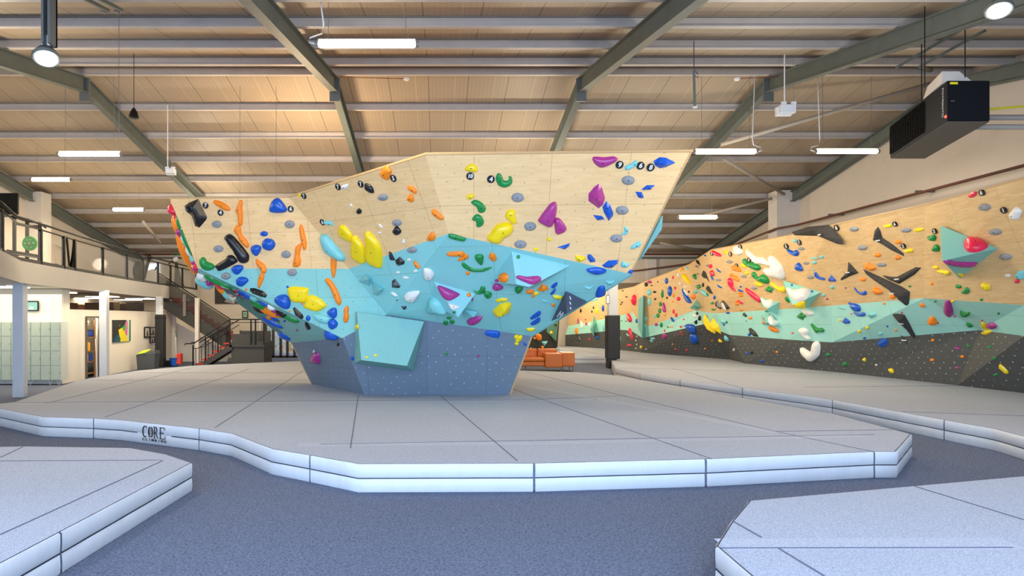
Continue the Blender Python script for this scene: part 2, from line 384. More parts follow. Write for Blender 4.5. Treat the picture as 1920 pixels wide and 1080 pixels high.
panel('slate_panel', [I_, H, BF0, BL], M_grey, boulder, 'gS')
J1 = on(503, 592, PF6); J2 = on(478, 562, PF6); J3 = on(425, 534, PF6); J4 = on(372, 514, PF6)
panel('teal_panel', [G, H, I_, J1, J2, J3, J4], M_teal, boulder, 'tU')
S1 = P(323, 412, 15.6); S2 = P(340, 468, 16.2); S3 = P(362, 505, 16.4)
panel('wood_panel', [T1, G, S3, S2, S1], M_wood, boulder, 'wS')
# back and right sides of the boulder, hidden from the front
TB0 = Vector((-5.0, 17.0, 4.4)); TB1 = Vector((2.6, 15.6, 4.5)); BB = Vector((1.3, 17.5, .31)); BB0 = Vector((-3.0, 18, .31)); MB1 = Vector((1.9, 16.2, 1.5)); MM = Vector((2.5, 15.8, 2.65))
def plain(name, pts, m, parent): build(name, MB().slab(pts, (0, 0, -.03)), m, parent)
plain('top_deck', [T1, T2, T3, T4, TB1, TB0], M_wood, boulder)
build('side_panel', MB().add([T4, Bp, MM, TB1], [(0, 1, 2, 3)]).add([BF1, C, MB1, BB], [(0, 1, 2, 3)]), M_wood, boulder, solid=.03)
build('side_panel', MB().add([C, Bp, MM, MB1], [(0, 1, 2, 3)]), M_teal2, boulder, solid=.03)
build('side_panel', MB().add([TB0, TB1, MM, MB1, BB, BB0, BL, I_, S3, S1, T1], [(0, 1, 2, 3, 8, 9), (8, 3, 4, 7), (7, 4, 5, 6), (0, 9, 10)]), M_wood, boulder, solid=.03)
# teal return on the right edge
R0 = on(1243, 404, plane3(T3, T4, A)); R1 = on(1199, 489, plane3(T3, T4, A)); R2 = P(1241, 430, R0.y + .25)
R3 = R2 + Vector((-.5, 1.2, -.1))
vr = thing('climbing_volume', R1, 'narrow teal wedge volume on the right edge of the wooden boulder face', 'climbing volume')
build('body', MB().add([R0, R2, R1, R3], [(0, 1, 2), (0, 3, 1), (1, 3, 2), (0, 2, 3)]), M_volp, vr)

# ---------------------------------------- right-hand climbing wall, rib by rib (foot, slate top, teal top, wood top)
RIBS = [
 [(2150, 766, 11.3), (2150, 645, 10.9), (2150, 588, 10.2), (2150, 275, 9.33)],
 [(1920, 737, 13.63), (1920, 630, 13.0), (1920, 572, 12.4), (1920, 332, 11.3)],
 [(1795, 722.5, 15.2), (1837, 619, 14.5), (1733, 559, 15.0), (1733, 383, 14.0)],
 [(1600, 701, 18.35), (1560, 642, 18.8), (1560, 573, 18.3), (1560, 421, 17.0)],
 [(1480, 689, 20.7), (1480, 637, 20.5), (1480, 579, 20.2), (1480, 440, 19.1)],
 [(1398, 681.6, 22.55), (1368, 628, 23.4), (1342, 587.5, 23.9), (1333, 467.5, 23.3)],
 [(1368, 674, 24.8), (1318, 608, 25.3), (1303, 582, 26.0), (1290, 496, 26.6)],
 [(1203, 661, 29.8), (1205, 634, 29.5), (1205, 615, 29.4), (1207, 528, 29.1)],
 [(1190, 659, 30.8), (1183, 620, 31.0), (1187, 586, 30.8), (1188, 537, 30.6)],
 [(1160, 656, 32.4), (1160, 618, 32.6), (1160, 592, 32.6), (1160, 543, 32.4)],
 [(1110, 652, 34.7), (1110, 624, 34.7), (1110, 603, 34.7), (1110, 548, 34.5)],
 [(1060, 649, 36.6), (1060, 628, 36.5), (1065, 611, 36.5), (1068, 570, 36.5)]]
RIBS = [[P(*v) for v in r] for r in RIBS]
cwall = thing('climbing_wall', RIBS[2][0], 'long folded climbing wall of golden ply, sea-green and charcoal bands along the right side', 'climbing wall')
for i in range(len(RIBS) - 1):
    a, b = RIBS[i], RIBS[i + 1]
    for k, (nm, mm, key) in enumerate((('charcoal_panel', M_grey2, 'rg'), ('sea_green_panel', M_teal3, 'rt'), ('wood_panel', M_wood2, 'rw'))):
        kk = key + ('N' if i <= 1 else 'M' if i <= 4 else 'F' if i <= 6 else 'B')
        q = [a[k], b[k], b[k + 1], a[k + 1]]
        if i == 2 and k == 1: panel(nm, [a[2], b[2], b[1]], mm, cwall, kk); panel(nm, [a[2], b[1], a[1]], mm, cwall, kk)
        else: panel(nm, q, mm, cwall, kk)
    t = [a[3], b[3], b[3] + Vector((.5, .1, 0)), a[3] + Vector((.5, .1, 0))]
    build('top_edge', MB().slab(t, (0, 0, -.03)), M_wood2, cwall)
# protruding arete at the far end (dark green side)
ar = thing('climbing_volume', P(1205, 630, 29.4), 'tall green-sided prow volume on the far bend of the right climbing wall', 'climbing volume')
a0, a1, a2, a3 = P(1206, 554, 28.9), P(1197, 561, 29.2), P(1196, 612, 29.2), P(1204, 634, 28.9)
build('body', MB().slab([a0, a1, a2, a3], (.35, .5, 0)), M_teal2, ar)

# climbing wall behind the sofa, its shade put into the panel colours
dw = thing('climbing_wall', P(1020, 655, 30), 'dark charcoal and green climbing wall in shade behind the tan sofa', 'climbing wall')
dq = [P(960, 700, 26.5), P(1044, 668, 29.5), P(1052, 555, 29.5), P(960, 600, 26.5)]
panel('charcoal_panel', dq, mat('shaded_charcoal', (44, 44, 38), .7), dw, 'dk')
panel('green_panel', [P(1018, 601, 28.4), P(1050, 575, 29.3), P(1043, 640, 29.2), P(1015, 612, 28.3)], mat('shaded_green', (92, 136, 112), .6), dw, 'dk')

# ------------------------------------------------------------------ climbing volumes bolted to the faces
def volume(base, tips, faces, m, label, key, fmat=None):
    """base/tips: 3-d points; faces index into base+tips"""
    v = base + tips; c = sum(base, Vector()) / len(base)
    o = thing('climbing_volume', c, label, 'climbing volume')
    build('body', MB().add(v, faces), m, o)
    for f in faces:
        for i in range(1, len(f) - 1):
            tri = (v[f[0]], v[f[i]], v[f[i + 1]]); nn = (tri[1] - tri[0]).cross(tri[2] - tri[0])
            if nn.length < 1e-6: continue
            nn = nn.normalized(); ff = facing(nn, tri[0])
            if nn.dot(ff) > 0 or True:
                FACES.insert(0, dict(poly=[pix(x) for x in tri], plane=(ff, ff.dot(tri[0])), key=key, d=c.length - 2, vol=True))
    return o
def find(px, py, vols=True):
    best = None
    for f in FACES:
        if not vols and f.get('vol'): continue
        if inside(px, py, f['poly']):
            p = on(px, py, f['plane'])
            if best is None or p.y < best[0]: best = (p.y, f, p)
    return best
def S(px, py):
    b = find(px, py, False); return b[2]
def out(px, py, dist, ref=None):
    """pixel point standing dist metres proud of the face below (ref)"""
    b = find(*(ref or (px, py)), False); n, k = b[1]['plane']
    return on(px, py, (n, k + dist))
def ON(px, py, ref):
    b = find(*ref, False); return on(px, py, b[1]['plane'])
# big box volume on the slate front
rf = (850, 650); PB = PF4
n4 = facing(PF4[0], H); k4 = n4.dot(BF0)
def f4(px, py, d=0): return on(px, py, (n4, k4 + d))
bx = [f4(667, 584.5, .03), f4(796, 602.5, .03), f4(775, 697, .0), f4(664, 681, .0)]
tp = [f4(669, 585, .10), f4(795, 603, .10), f4(763, 686, .55), f4(677.5, 675, .55)]
# the body's wide base sits flush; the raised face leans out at the foot
v_ = bx + tp
vb = thing('climbing_volume', bx[3], 'big pale teal box volume jutting from the slate front of the boulder', 'climbing volume')
o = build('body', MB().add(v_, [(4, 7, 6, 5), (0, 3, 7, 4), (3, 2, 6, 7), (2, 1, 5, 6), (1, 0, 4, 5), (0, 1, 2, 3)]), M_vol, vb, uv=(v_[0],) + basis(n4))
for f in ((4, 7, 6), (4, 6, 5), (0, 3, 7), (0, 7, 4)):
    tri = [v_[i] for i in f]; nn = facing((tri[1] - tri[0]).cross(tri[2] - tri[0]).normalized(), tri[0])
    FACES.insert(0, dict(poly=[pix(x) for x in tri], plane=(nn, nn.dot(tri[0])), key='vB', d=10, vol=True))
rf = (900, 500)
volume([ON(959.5, 471.5, rf), ON(1069, 498, rf), ON(1000, 541, rf), ON(919, 530, rf)], [out(968, 533, .42, rf), out(992, 538, .45, rf)],
       [(0, 1, 5, 4), (0, 4, 3), (1, 2, 5), (3, 4, 5, 2)], M_volp, 'pale teal wedge volume carrying a long magenta hold, highest on the right overhang', 'v1')
volume([ON(813, 528, rf), ON(891, 551, rf), ON(875, 572, rf), ON(805, 580, rf)], [out(834, 583, .2, rf), out(859, 595, .38, rf)],
       [(0, 1, 5), (0, 5, 4), (0, 4, 3), (1, 2, 5), (3, 4, 5, 2)], M_volp, 'kite-shaped pale teal volume with magenta and white holds on the overhang centre', 'v2')
volume([ON(871, 580, rf), ON(896, 585, rf), ON(870, 596, rf)], [out(888, 595, .16, rf)], [(0, 1, 3), (0, 3, 2), (1, 2, 3)], M_volp, 'small teal pyramid volume just right of the kite-shaped volume', 'v3')
rf = (700, 500)
volume([ON(671, 528, rf), ON(685, 513, rf), ON(696, 521, rf), ON(693, 537, rf)], [out(690, 524, .2, rf)], [(0, 1, 4), (1, 2, 4), (2, 3, 4), (3, 0, 4)], M_volp, 'upper of two small teal pyramids beside the long teal overhang edge', 'v4')
volume([ON(696, 526, rf), ON(720, 541, rf), ON(708, 555, rf), ON(699, 551, rf)], [out(712, 545, .2, rf)], [(0, 1, 4), (1, 2, 4), (2, 3, 4), (3, 0, 4)], M_volp, 'lower of two small teal pyramids beside the long teal overhang edge', 'v5')
# dark wedge at the right tip of the boulder with stencil marks
rf = (1100, 540)
dk = mat('dark_volume', (74, 80, 96), .6)
pr = plane3(Bp, C, A)
nR = facing(pr[0], C); kR = nR.dot(C)
w0, w1, w2, w3 = on(1061, 545, (nR, kR + .02)), on(1101, 566, (nR, kR + .02)), on(1060, 572, (nR, kR + .3)), on(1034, 602, (nR, kR + .02))
w4 = on(1063, 588, (nR, kR + .38))
dv = thing('climbing_volume', w3, 'dark slate fin volume with white stencil marks at the right tip of the boulder', 'climbing volume')
build('body', MB().add([w0, w1, w2, w3, w4], [(0, 1, 4, 2), (2, 4, 3), (0, 2, 3), (1, 3, 4), (0, 3, 1)]), dk, dv)
for a, b in (((1068, 556), (1070, 562)), ((1068, 566), (1070, 571)), ((1069, 576), (1070, 580)), ((1045, 594), (1052, 584)), ((1050, 594), (1057, 586)), ((1048, 588), (1056, 590))):
    pl = plane3(w0, w1, w4) if a[0] > 1062 else plane3(w2, w4, w3)
    nn = facing(pl[0], w3)
    build('stencil_mark', MB().bar(on(a[0], a[1], pl) + nn * .004, on(b[0], b[1], pl) + nn * .004, .022, .004, nn), M_white, dv)
# right wall volumes
rf = (1820, 500)
volume([ON(1763, 423, rf), ON(1871, 466, rf), ON(1799, 522, rf), ON(1766, 487, rf)], [out(1767, 489, .75, rf)], [(0, 1, 4), (0, 4, 3), (1, 2, 4), (3, 4, 2)], M_volw, 'large sea-green kite volume with a red dome hold on the near right wall', 'v8')
rf = (1520, 500)
volume([ON(1468, 526, rf), ON(1540, 548, rf), ON(1515, 578, rf), ON(1478, 560, rf)], [out(1486, 572, .55, rf)], [(0, 1, 4), (0, 4, 3), (1, 2, 4), (3, 4, 2)], M_volw, 'sea-green kite volume carrying the biggest white heart-shaped hold', 'v6')
rf = (1400, 540)
volume([ON(1424, 556.5, rf), ON(1461, 566.5, rf), ON(1459, 590, rf), ON(1428, 572, rf)], [out(1434, 582, .4, rf)], [(0, 1, 4), (0, 4, 3), (1, 2, 4), (3, 4, 2)], M_volw, 'sea-green kite volume with a smaller white heart-shaped hold above the teal band', 'v7')
rf = (1440, 620)
volume([ON(1427, 590, rf), ON(1443, 587, rf), ON(1465, 613, rf), ON(1430, 608, rf)], [out(1440, 605, .3, rf)], [(0, 1, 4), (1, 2, 4), (2, 3, 4), (3, 0, 4)], M_volw, 'sea-green wedge volume with a white kidney hold on the teal band', 'v9')
rf = (1270, 560)
volume([ON(1293, 578, rf), ON(1311, 555, rf), ON(1323, 578, rf), ON(1308, 583, rf)], [out(1300, 572, .6, rf)], [(0, 1, 4), (1, 2, 4), (2, 3, 4), (3, 0, 4)], M_volw, 'sea-green pyramid volume at the fold of the far right wall', 'v10')
volume([ON(1307, 524, rf), ON(1320, 530, rf), ON(1326, 538, rf), ON(1310, 540, rf)], [out(1315, 534, .4, rf)], [(0, 1, 4), (1, 2, 4), (2, 3, 4), (3, 0, 4)], M_volw, 'small sea-green pyramid high on the fold of the far right wall', 'v11')
rf = (1110, 612)
volume([ON(1114, 590, rf), ON(1118, 604, rf), ON(1114, 632, rf), ON(1106, 618, rf)], [out(1111, 612, .5, rf)], [(0, 1, 4), (1, 2, 4), (2, 3, 4), (3, 0, 4)], M_volw, 'slender sea-green fin volume on the farthest wall left of the black pillar pad', 'v12')

# ------------------------------------------------------------------ crash mats
MH = .31
def mat_top(px): return [PZ(x, y, MH) for x, y in px]
def strip(name, pts, w, m, parent, z=MH + .0015, h=.0025):
    mb = MB()
    for a, b in zip(pts, pts[1:]):
        a, b = Vector(a), Vector(b); d = (b - a); d.z = 0; d.normalize(); r = Vector((d.y, -d.x, 0)) * w / 2
        mb.add([(a + r).xy.to_3d() + Vector((0, 0, z)), (a - r).xy.to_3d() + Vector((0, 0, z)), (b - r).xy.to_3d() + Vector((0, 0, z)), (b + r).xy.to_3d() + Vector((0, 0, z)),
                (a + r).xy.to_3d() + Vector((0, 0, z + h)), (a - r).xy.to_3d() + Vector((0, 0, z + h)), (b - r).xy.to_3d() + Vector((0, 0, z + h)), (b + r).xy.to_3d() + Vector((0, 0, z + h))],
               [(0, 1, 2, 3), (7, 6, 5, 4), (0, 4, 5, 1), (1, 5, 6, 2), (2, 6, 7, 3), (3, 7, 4, 0)])
    return build(name, mb, m, parent)
M_band = carpet_mat('overlap_carpet', (149, 156, 169), (190, 195, 206), 90, .25)
def crash_mat(label, poly, nfront, splits, seams, bands=(), name='crash_mat'):
    """poly: top outline, counter-clockwise seen from above or not; the first nfront points are the visible edge"""
    loc = sum(poly, Vector()) / len(poly); loc.z = 0
    t = thing(name, loc, label, 'crash mat')
    ar_ = sum(poly[i].x * poly[(i + 1) % len(poly)].y - poly[(i + 1) % len(poly)].x * poly[i].y for i in range(len(poly)))
    sgn = 1 if ar_ > 0 else -1
    n = len(poly)
    q = poly if sgn > 0 else poly[::-1]
    mb = MB(); mb.add([(p.x, p.y, .02) for p in q] + [(p.x, p.y, MH) for p in q], [tuple(range(n - 1, -1, -1)), tuple(range(n, 2 * n))] + [(i, (i + 1) % n, n + (i + 1) % n, n + i) for i in range(n)])
    build('carpet_top', mb, M_matc, t)
    prof = [(.006, .004), (.012, .012), (.014, .08), (.012, .146), (.006, .153), (.006, .159), (.012, .166), (.014, .23), (.012, .298), (.0, .3095)]
    # offset normals along the edge
    def nrm(i):
        def en(a, b): d = (b - a).xy.to_3d().normalized(); return Vector((d.y, -d.x, 0)) * sgn
        e1 = en(poly[i - 1], poly[i]) if i > 0 else en(poly[i], poly[i + 1]); e2 = en(poly[i], poly[i + 1]) if i < nfront - 1 else e1
        s = (e1 + e2).normalized(); return s / max(.5, s.dot(e1))
    cuts = [0] + splits + [nfront - 1]
    for a, b in zip(cuts, cuts[1:]):
        # resample each section into short pieces so the vinyl can pucker a little
        pts = []; nn = []
        for i in range(a, b):
            L = (poly[i + 1] - poly[i]).length; k = max(1, int(L / .18)); na, nb = nrm(i), nrm(i + 1)
            for j in range(k): pts.append(poly[i].lerp(poly[i + 1], j / k)); nn.append(na.lerp(nb, j / k) if (j / k < .02) else (Vector((nrm(i).x, nrm(i).y, 0)) if False else None))
        pts.append(poly[b])
        N2 = []
        for i, p in enumerate(pts):
            d1 = (pts[i] - pts[i - 1]) if i > 0 else (pts[1] - pts[0]); d2 = (pts[i + 1] - pts[i]) if i < len(pts) - 1 else d1
            e1 = Vector((d1.y, -d1.x, 0)).normalized() * sgn; e2 = Vector((d2.y, -d2.x, 0)).normalized() * sgn
            s = (e1 + e2).normalized(); N2.append(s / max(.5, s.dot(e1)))
        pts[0] = pts[0] + (pts[1] - pts[0]).normalized() * .012; pts[-1] = pts[-1] + (pts[-2] - pts[-1]).normalized() * .012
        vs = []; fs = []; m_ = len(prof)
        for i, p in enumerate(pts):
            for j, (o_, z) in enumerate(prof):
                wob = .003 * math.sin(i * 2.1 + j) * (0 if j in (0, 4, 5, m_ - 1) else 1)
                vs.append((p.x + N2[i].x * (o_ + wob), p.y + N2[i].y * (o_ + wob), z))
        for i in range(len(pts) - 1):
            for j in range(m_ - 1):
                f = (i * m_ + j, (i + 1) * m_ + j, (i + 1) * m_ + j + 1, i * m_ + j + 1); fs.append(f if sgn > 0 else f[::-1])
        o = build('side_cover', MB().add(vs, fs), M_vinyl, t, smooth=True, solid=-.004)
        mb = MB()
        for i in range(len(pts) - 1):
            a_, b_ = pts[i] + N2[i] * .012, pts[i + 1] + N2[i + 1] * .012
            mb.bar((a_.x, a_.y, .156), (b_.x, b_.y, .156), .012, .010)
        if not (label.startswith('largest') and a == 2): build('edge_seam', mb, M_seam, o)
        else:
            # the seam stops either side of the logo
            mb1 = MB(); mb2 = MB(); k = len(pts)
            for i in range(k - 1):
                a_, b_ = pts[i] + N2[i] * .012, pts[i + 1] + N2[i + 1] * .012; x_ = pix(Vector((a_.x, a_.y, .156)))[0]; xb_ = pix(Vector((b_.x, b_.y, .156)))[0]
                tgt = mb1 if xb_ < 266 else mb2 if x_ > 320 else None
                if tgt is not None: tgt.bar((a_.x, a_.y, .156), (b_.x, b_.y, .156), .016, .011)
            if mb1.v: build('edge_seam', mb1, M_seam, o)
            if mb2.v: build('edge_seam', mb2, M_seam, o)
    for s in splits:
        p = poly[s]; d = nrm(s)
        build('section_gap', MB().box(p.x - .006 + d.x * .006, p.y - .006 + d.y * .006, .01, p.x + .006 + d.x * .006, p.y + .006 + d.y * .006, .305), M_seam2, t)
    strip('top_edge_seam', [p + Vector((0, 0, 0)) for p in poly[:nfront]], .009, M_seam, t, MH + .0005, .002)
    for s in bands: strip('overlap_strip', [PZ(x, y, MH) for x, y in s], .24, M_band, t, MH + .0004, .0008)
    for s in seams: strip('top_seam', [PZ(x, y, MH) for x, y in s], .014, M_seam2, t)
    return t, poly
isl_px = [(-30, 760), (82, 782), (177, 785), (228, 788), (375, 804), (435, 813), (512, 842), (583, 854), (673, 870), (1001, 869), (1322, 861), (1637, 847), (1678, 847), (1707, 814),
          (1674, 805), (1600, 786), (1562, 776), (1503, 766), (1391, 746), (1276, 726), (1201, 712), (1155, 704), (1085, 698), (985, 695), (700, 683), (560, 677), (370, 685), (257, 695), (148, 713), (27, 754)]
isl = mat_top(isl_px)
imat, _ = crash_mat('largest grey carpeted crash mat island under the boulder with a lettered white edge', isl, 14, [2, 4, 7, 9, 10, 11],
   [[(148, 713), (583, 713)], [(27, 755), (1007, 750)], [(85, 757), (370, 687)], [(197, 782), (468, 692)], [(403, 802), (573, 692)], [(657, 840), (672, 741)], [(970, 864), (827, 743)],
    [(957, 728), (1335, 861)], [(1007, 749), (1173, 742)], [(987, 697), (1160, 740), (1453, 809), (1637, 847)], [(600, 833), (1640, 815)], [(1453, 809), (1674, 806)], [(200, 699), (575, 699)]],
   [[(560, 834), (1000, 831), (1620, 817)], [(30, 757), (480, 755), (1120, 750)], [(600, 713), (1130, 741)][:0] or [(1000, 725), (1460, 812)]])
rm_px = [(1145, 671), (1155, 691), (1201, 701), (1276, 712), (1393, 727.5), (1505, 742), (1562, 750), (1772, 788), (1866, 804.6), (1920, 819), (2150, 880)]
rmp = mat_top(rm_px) + [Vector((12.7, 9.2, MH)), Vector((12.7, 13.6, MH))] + [Vector((r[0].x + .02, r[0].y + .05, MH)) for r in RIBS[2:10]] + [Vector((8.9, 34.5, MH)), Vector((9.0, 37.3, MH)), Vector((6.8, 37.3, MH)), Vector((7.0, 33, MH)), Vector((7.06, 26.9, MH))]
rmat, _ = crash_mat('long grey crash mat running along the foot of the right climbing wall', rmp, 11, [2, 3, 4, 6, 7],
   [[(1393, 728), (1260, 690)], [(1507, 726), (1920, 722)], [(1690, 772), (1920, 780)], [(1160, 690), (1560, 700)]])
bmp = [Vector((4.0, 26.85, MH)), Vector((7.03, 26.85, MH)), Vector((6.97, 33, MH)), Vector((6.77, 37.3, MH)), Vector((4.45, 37.3, MH)), Vector((4.45, 31.5, MH)), Vector((4.0, 30.9, MH))]
crash_mat('distant crash mat behind the sofa at the foot of the back climbing wall', bmp, 2, [], [])
lm = mat_top([(27, 1042), (62, 1023), (210, 940), (358, 868)])
lmo = [Vector((lm[0].x * 1.0 - .25, 2.6, MH))] + [Vector((lm[0].x + (lm[3].x - lm[0].x) * t_, lm[0].y + (lm[3].y - lm[0].y) * t_, MH)) for t_ in (0, .17, 1)]
lmo = [Vector((lmo[1].x - (lmo[3].x - lmo[1].x) * .9, lmo[1].y - (lmo[3].y - lmo[1].y) * .9, MH))] + lmo[1:]
lmo += mat_top([(310, 852), (243, 840), (43, 837), (0, 838), (-420, 838)]) + [Vector((lmo[0].x - 3.0, lmo[0].y, MH))]
crash_mat('nearest left crash mat with puckered white vinyl side in the foreground', lmo, 4, [2], [[(-100, 865), (303, 863)], [(0, 1003), (305, 864)], [(0, 858), (43, 838)]])
rn = mat_top([(1407, 939), (1374, 978), (1345, 1024), (1412, 1081), (1640, 1290)])
rno = rn + [Vector((rn[4].x + 4.5, rn[4].y - .6, MH)), PZ(2400, 850, MH), PZ(1920, 893, MH)]
crash_mat('nearest right crash mat, bluish grey, cut by the bottom right corner', rno, 5, [2], [[(1350, 1028), (1900, 1027)], [(1459, 1028), (1545, 1080)], [(1375, 978), (1428, 1008)], [(1715, 912), (1920, 975)]], [[(1352, 1021), (1900, 1019)]])

# lettering on the island's white edge
la, lb = isl[3], isl[4]; e_ = (lb - la).xy.to_3d().normalized(); nrm_ = Vector((e_.y, -e_.x, 0))
if nrm_.y > 0: nrm_ = -nrm_
def along(px, z=.156):
    # point on the edge face at picture column px
    k = (px - CX) / F; t_ = (k * la.y - la.x) / ((lb.x - la.x) - k * (lb.y - la.y)); p = la.lerp(lb, t_); return Vector((p.x, p.y, z)) + nrm_ * .034
lx0, lx1 = along(270.5), along(314.5); LW = (lx1 - lx0).length; mid = (lx0 + lx1) / 2
Lx = e_ if e_.x > 0 else -e_; Lz = Vector((0, 0, 1)); hh = .175; z0 = .10
def stroke(mb, pts, w):
    """flat ribbon in letter space (x 0..LW, y 0..hh)"""
    for (ax, ay), (bx_, by) in zip(pts, pts[1:]):
        a = lx0 + Lx * ax + Lz * (z0 - .156 + ay); b = lx0 + Lx * bx_ + Lz * (z0 - .156 + by); mb.bar(a, b, .003, w, Lz.cross(b - a).cross(b - a) if abs((b - a).normalized().z) > .98 else Lz)
def ribbon(mb, pts, ws):
    vs = []; fs = []
    for i, (x, y) in enumerate(pts):
        x0_, y0_ = pts[max(0, i - 1)]; x1_, y1_ = pts[min(len(pts) - 1, i + 1)]; dx, dy = x1_ - x0_, y1_ - y0_; l_ = math.hypot(dx, dy) or 1; w = (ws[i] if isinstance(ws, list) else ws) / 2
        for s in (1, -1): vs.append(lx0 + Lx * (x - dy / l_ * w * s) + Lz * (z0 - .156 + y + dx / l_ * w * s))
    for i in range(len(pts) - 1): fs.append((2 * i, 2 * i + 1, 2 * i + 3, 2 * i + 2))
    mb.add(vs, fs); mb.add([v + nrm_ * .002 for v in vs], [f[::-1] for f in fs])
lg = thing('edge_logo', mid, 'dark serif CORE lettering', None); del_ = lg
lg.parent = imat; lg.location = mid - Vector(imat.location)
if 'category' in lg: del lg['category']
M_ink = mat('logo_ink', (26, 28, 40), .5)
cw = LW / 4.25
def arc(cx_, cy_, rx, ry, a0_, a1_, n_=12): return [(cx_ + rx * math.cos(math.radians(a0_ + (a1_ - a0_) * i / n_)), cy_ + ry * math.sin(math.radians(a0_ + (a1_ - a0_) * i / n_))) for i in range(n_ + 1)]
mbL = MB(); cx_ = cw * .48
ribbon(mbL, arc(cx_, hh / 2, cw * .40, hh * .46, 48, 312, 18), [.006 + .016 * abs(math.sin(math.radians(i * 10))) for i in range(19)]); ribbon(mbL, [(cx_ + cw * .28, hh * .98), (cx_ + cw * .28, hh * .72)], .008)
build('letter_C', mbL, M_ink, lg)
mbL = MB(); ox_ = cw * 1.5
ribbon(mbL, arc(ox_, hh / 2, cw * .38, hh * .47, 115, 245), .016); ribbon(mbL, arc(ox_, hh / 2, cw * .38, hh * .47, -65, 65), .016)
ribbon(mbL, [(ox_ - .03, hh * .5), (ox_, hh * .68), (ox_ + .03, hh * .5), (ox_, hh * .32), (ox_ - .03, hh * .5)], .007)
for s in (1, -1):
    for t_ in (1, -1): ribbon(mbL, [(ox_ + s * cw * .08, hh * .5 + t_ * hh * .46), (ox_ + s * cw * .2, hh * .5 + t_ * hh * .2), (ox_ + s * cw * .38, hh * .5)], .007)
build('ring_emblem', mbL, M_ink, lg)
mbL = MB(); rx_ = cw * 2.2
ribbon(mbL, [(rx_, 0), (rx_, hh)], .016); ribbon(mbL, [(rx_ - .025, .004), (rx_ + .025, .004)], .008); ribbon(mbL, [(rx_ - .025, hh - .004), (rx_ + .03, hh - .004)], .008)
ribbon(mbL, [(rx_, hh - .004)] + arc(rx_ + cw * .22, hh * .74, cw * .2, hh * .235, 90, -90, 10) + [(rx_, hh * .5)], [.008] * 2 + [.012, .018, .02, .016, .02, .018, .012, .008, .008, .008, .008]); ribbon(mbL, [(rx_ + cw * .2, hh * .5), (rx_ + cw * .62, .004)], .016)
build('letter_R', mbL, M_ink, lg)
mbL = MB(); ex_ = cw * 3.25
ribbon(mbL, [(ex_, 0), (ex_, hh)], .016)
for y_, w_ in ((.005, .98), (hh * .52, .6), (hh - .005, .86)): ribbon(mbL, [(ex_ - .016, y_), (ex_ + cw * w_ * .85, y_)], .010)
ribbon(mbL, [(ex_ + cw * .83, .004), (ex_ + cw * .86, hh * .28)], .01); ribbon(mbL, [(ex_ + cw * .73, hh), (ex_ + cw * .73, hh * .76)], .01); ribbon(mbL, [(ex_ + cw * .5, hh * .62), (ex_ + cw * .5, hh * .42)], .008)
build('letter_E', mbL, M_ink, lg)
sp_ = LW / 7.6
for i, ch in enumerate('CLIMBING'):
    build('small_letter', text_mesh(ch, .05, lx0 + Lx * (.02 + sp_ * i) + Lz * (.068 - .156) - nrm_ * .004, Lx, Lz, nrm_, .001, wx=1.5, bold=.001), M_ink, lg)

# ------------------------------------------------------------------ lights and services hanging from the roof
def tube_light(px0, px1, py, Y, label, cable=None, power=70):
    a, b = P(px0, py, Y), P(px1, py, Y)
    t = thing('tube_light', (a + b) / 2, label, 'ceiling light', 'suspended tube lights')
    d = (b - a).normalized()
    build('diffuser', MB().tube([a, a + d * .03, b - d * .03, b], [.036, .055, .055, .036], 14), M_tube, t, smooth=True)
    hz = Vector((0, 0, .06))
    build('housing', MB().bar(a + hz - d * .0, b + hz + d * .0, .05, .025), M_white, t)
    for e in (a, b): build('end_cap', MB().tube([e - d * .05 if e is a else e + d * .05, e - d * .0 if e is a else e], .045, 10), mat('cap_grey', (120, 116, 106), .5), t)
    for e in (a + d * .15, b - d * .15): build('suspension_wire', MB().tube([e + hz, Vector((e.x, e.y, roofz(e.y, -.1)))], .005, 5), M_steel, t)
    if cable:
        e = a if cable == 'l' else b; s = -1 if cable == 'l' else 1
        top = Vector((e.x - s * .02, e.y, roofz(e.y, -.1)))
        build('power_cable', MB().tube([e + d * s * .02, e + Vector((s * .14, 0, .03)), e + Vector((s * .13, 0, .1)), e + Vector((-s * .05, 0, .16)), e + Vector((-s * .08, 0, .3)), top], .013, 7), M_white, t, smooth=True)
    l = area('tube_lamp', ((a.x + b.x) / 2, a.y, a.z - .07), (b - a).length, .1, power, WARM)
    l.parent = t; l.location = Vector(l.location) - Vector(t.location)
tube_light(597, 779, 83, 9.7, 'largest nearest glowing tube light above the boulder, cable looped at its left end', 'l', 90)
tube_light(111, 225, 289, 15.5, 'long glowing tube light over the left mezzanine, the higher of the near-left pair')
tube_light(60, 131, 337, 19.5, 'short glowing tube light at far left below the brighter long one')
tube_light(212, 269, 393, 22.5, 'smallest glowing tube light deep over the mezzanine gym')
tube_light(1304, 1417, 284.5, 15.5, 'glowing tube light beside the top right corner of the boulder', 'r')
tube_light(1531, 1645, 284, 15.5, 'glowing tube light in front of the right block wall under the heater', 'l')
tube_light(1273, 1344, 407.5, 19.7, 'distant glowing tube light right of the boulder edge')
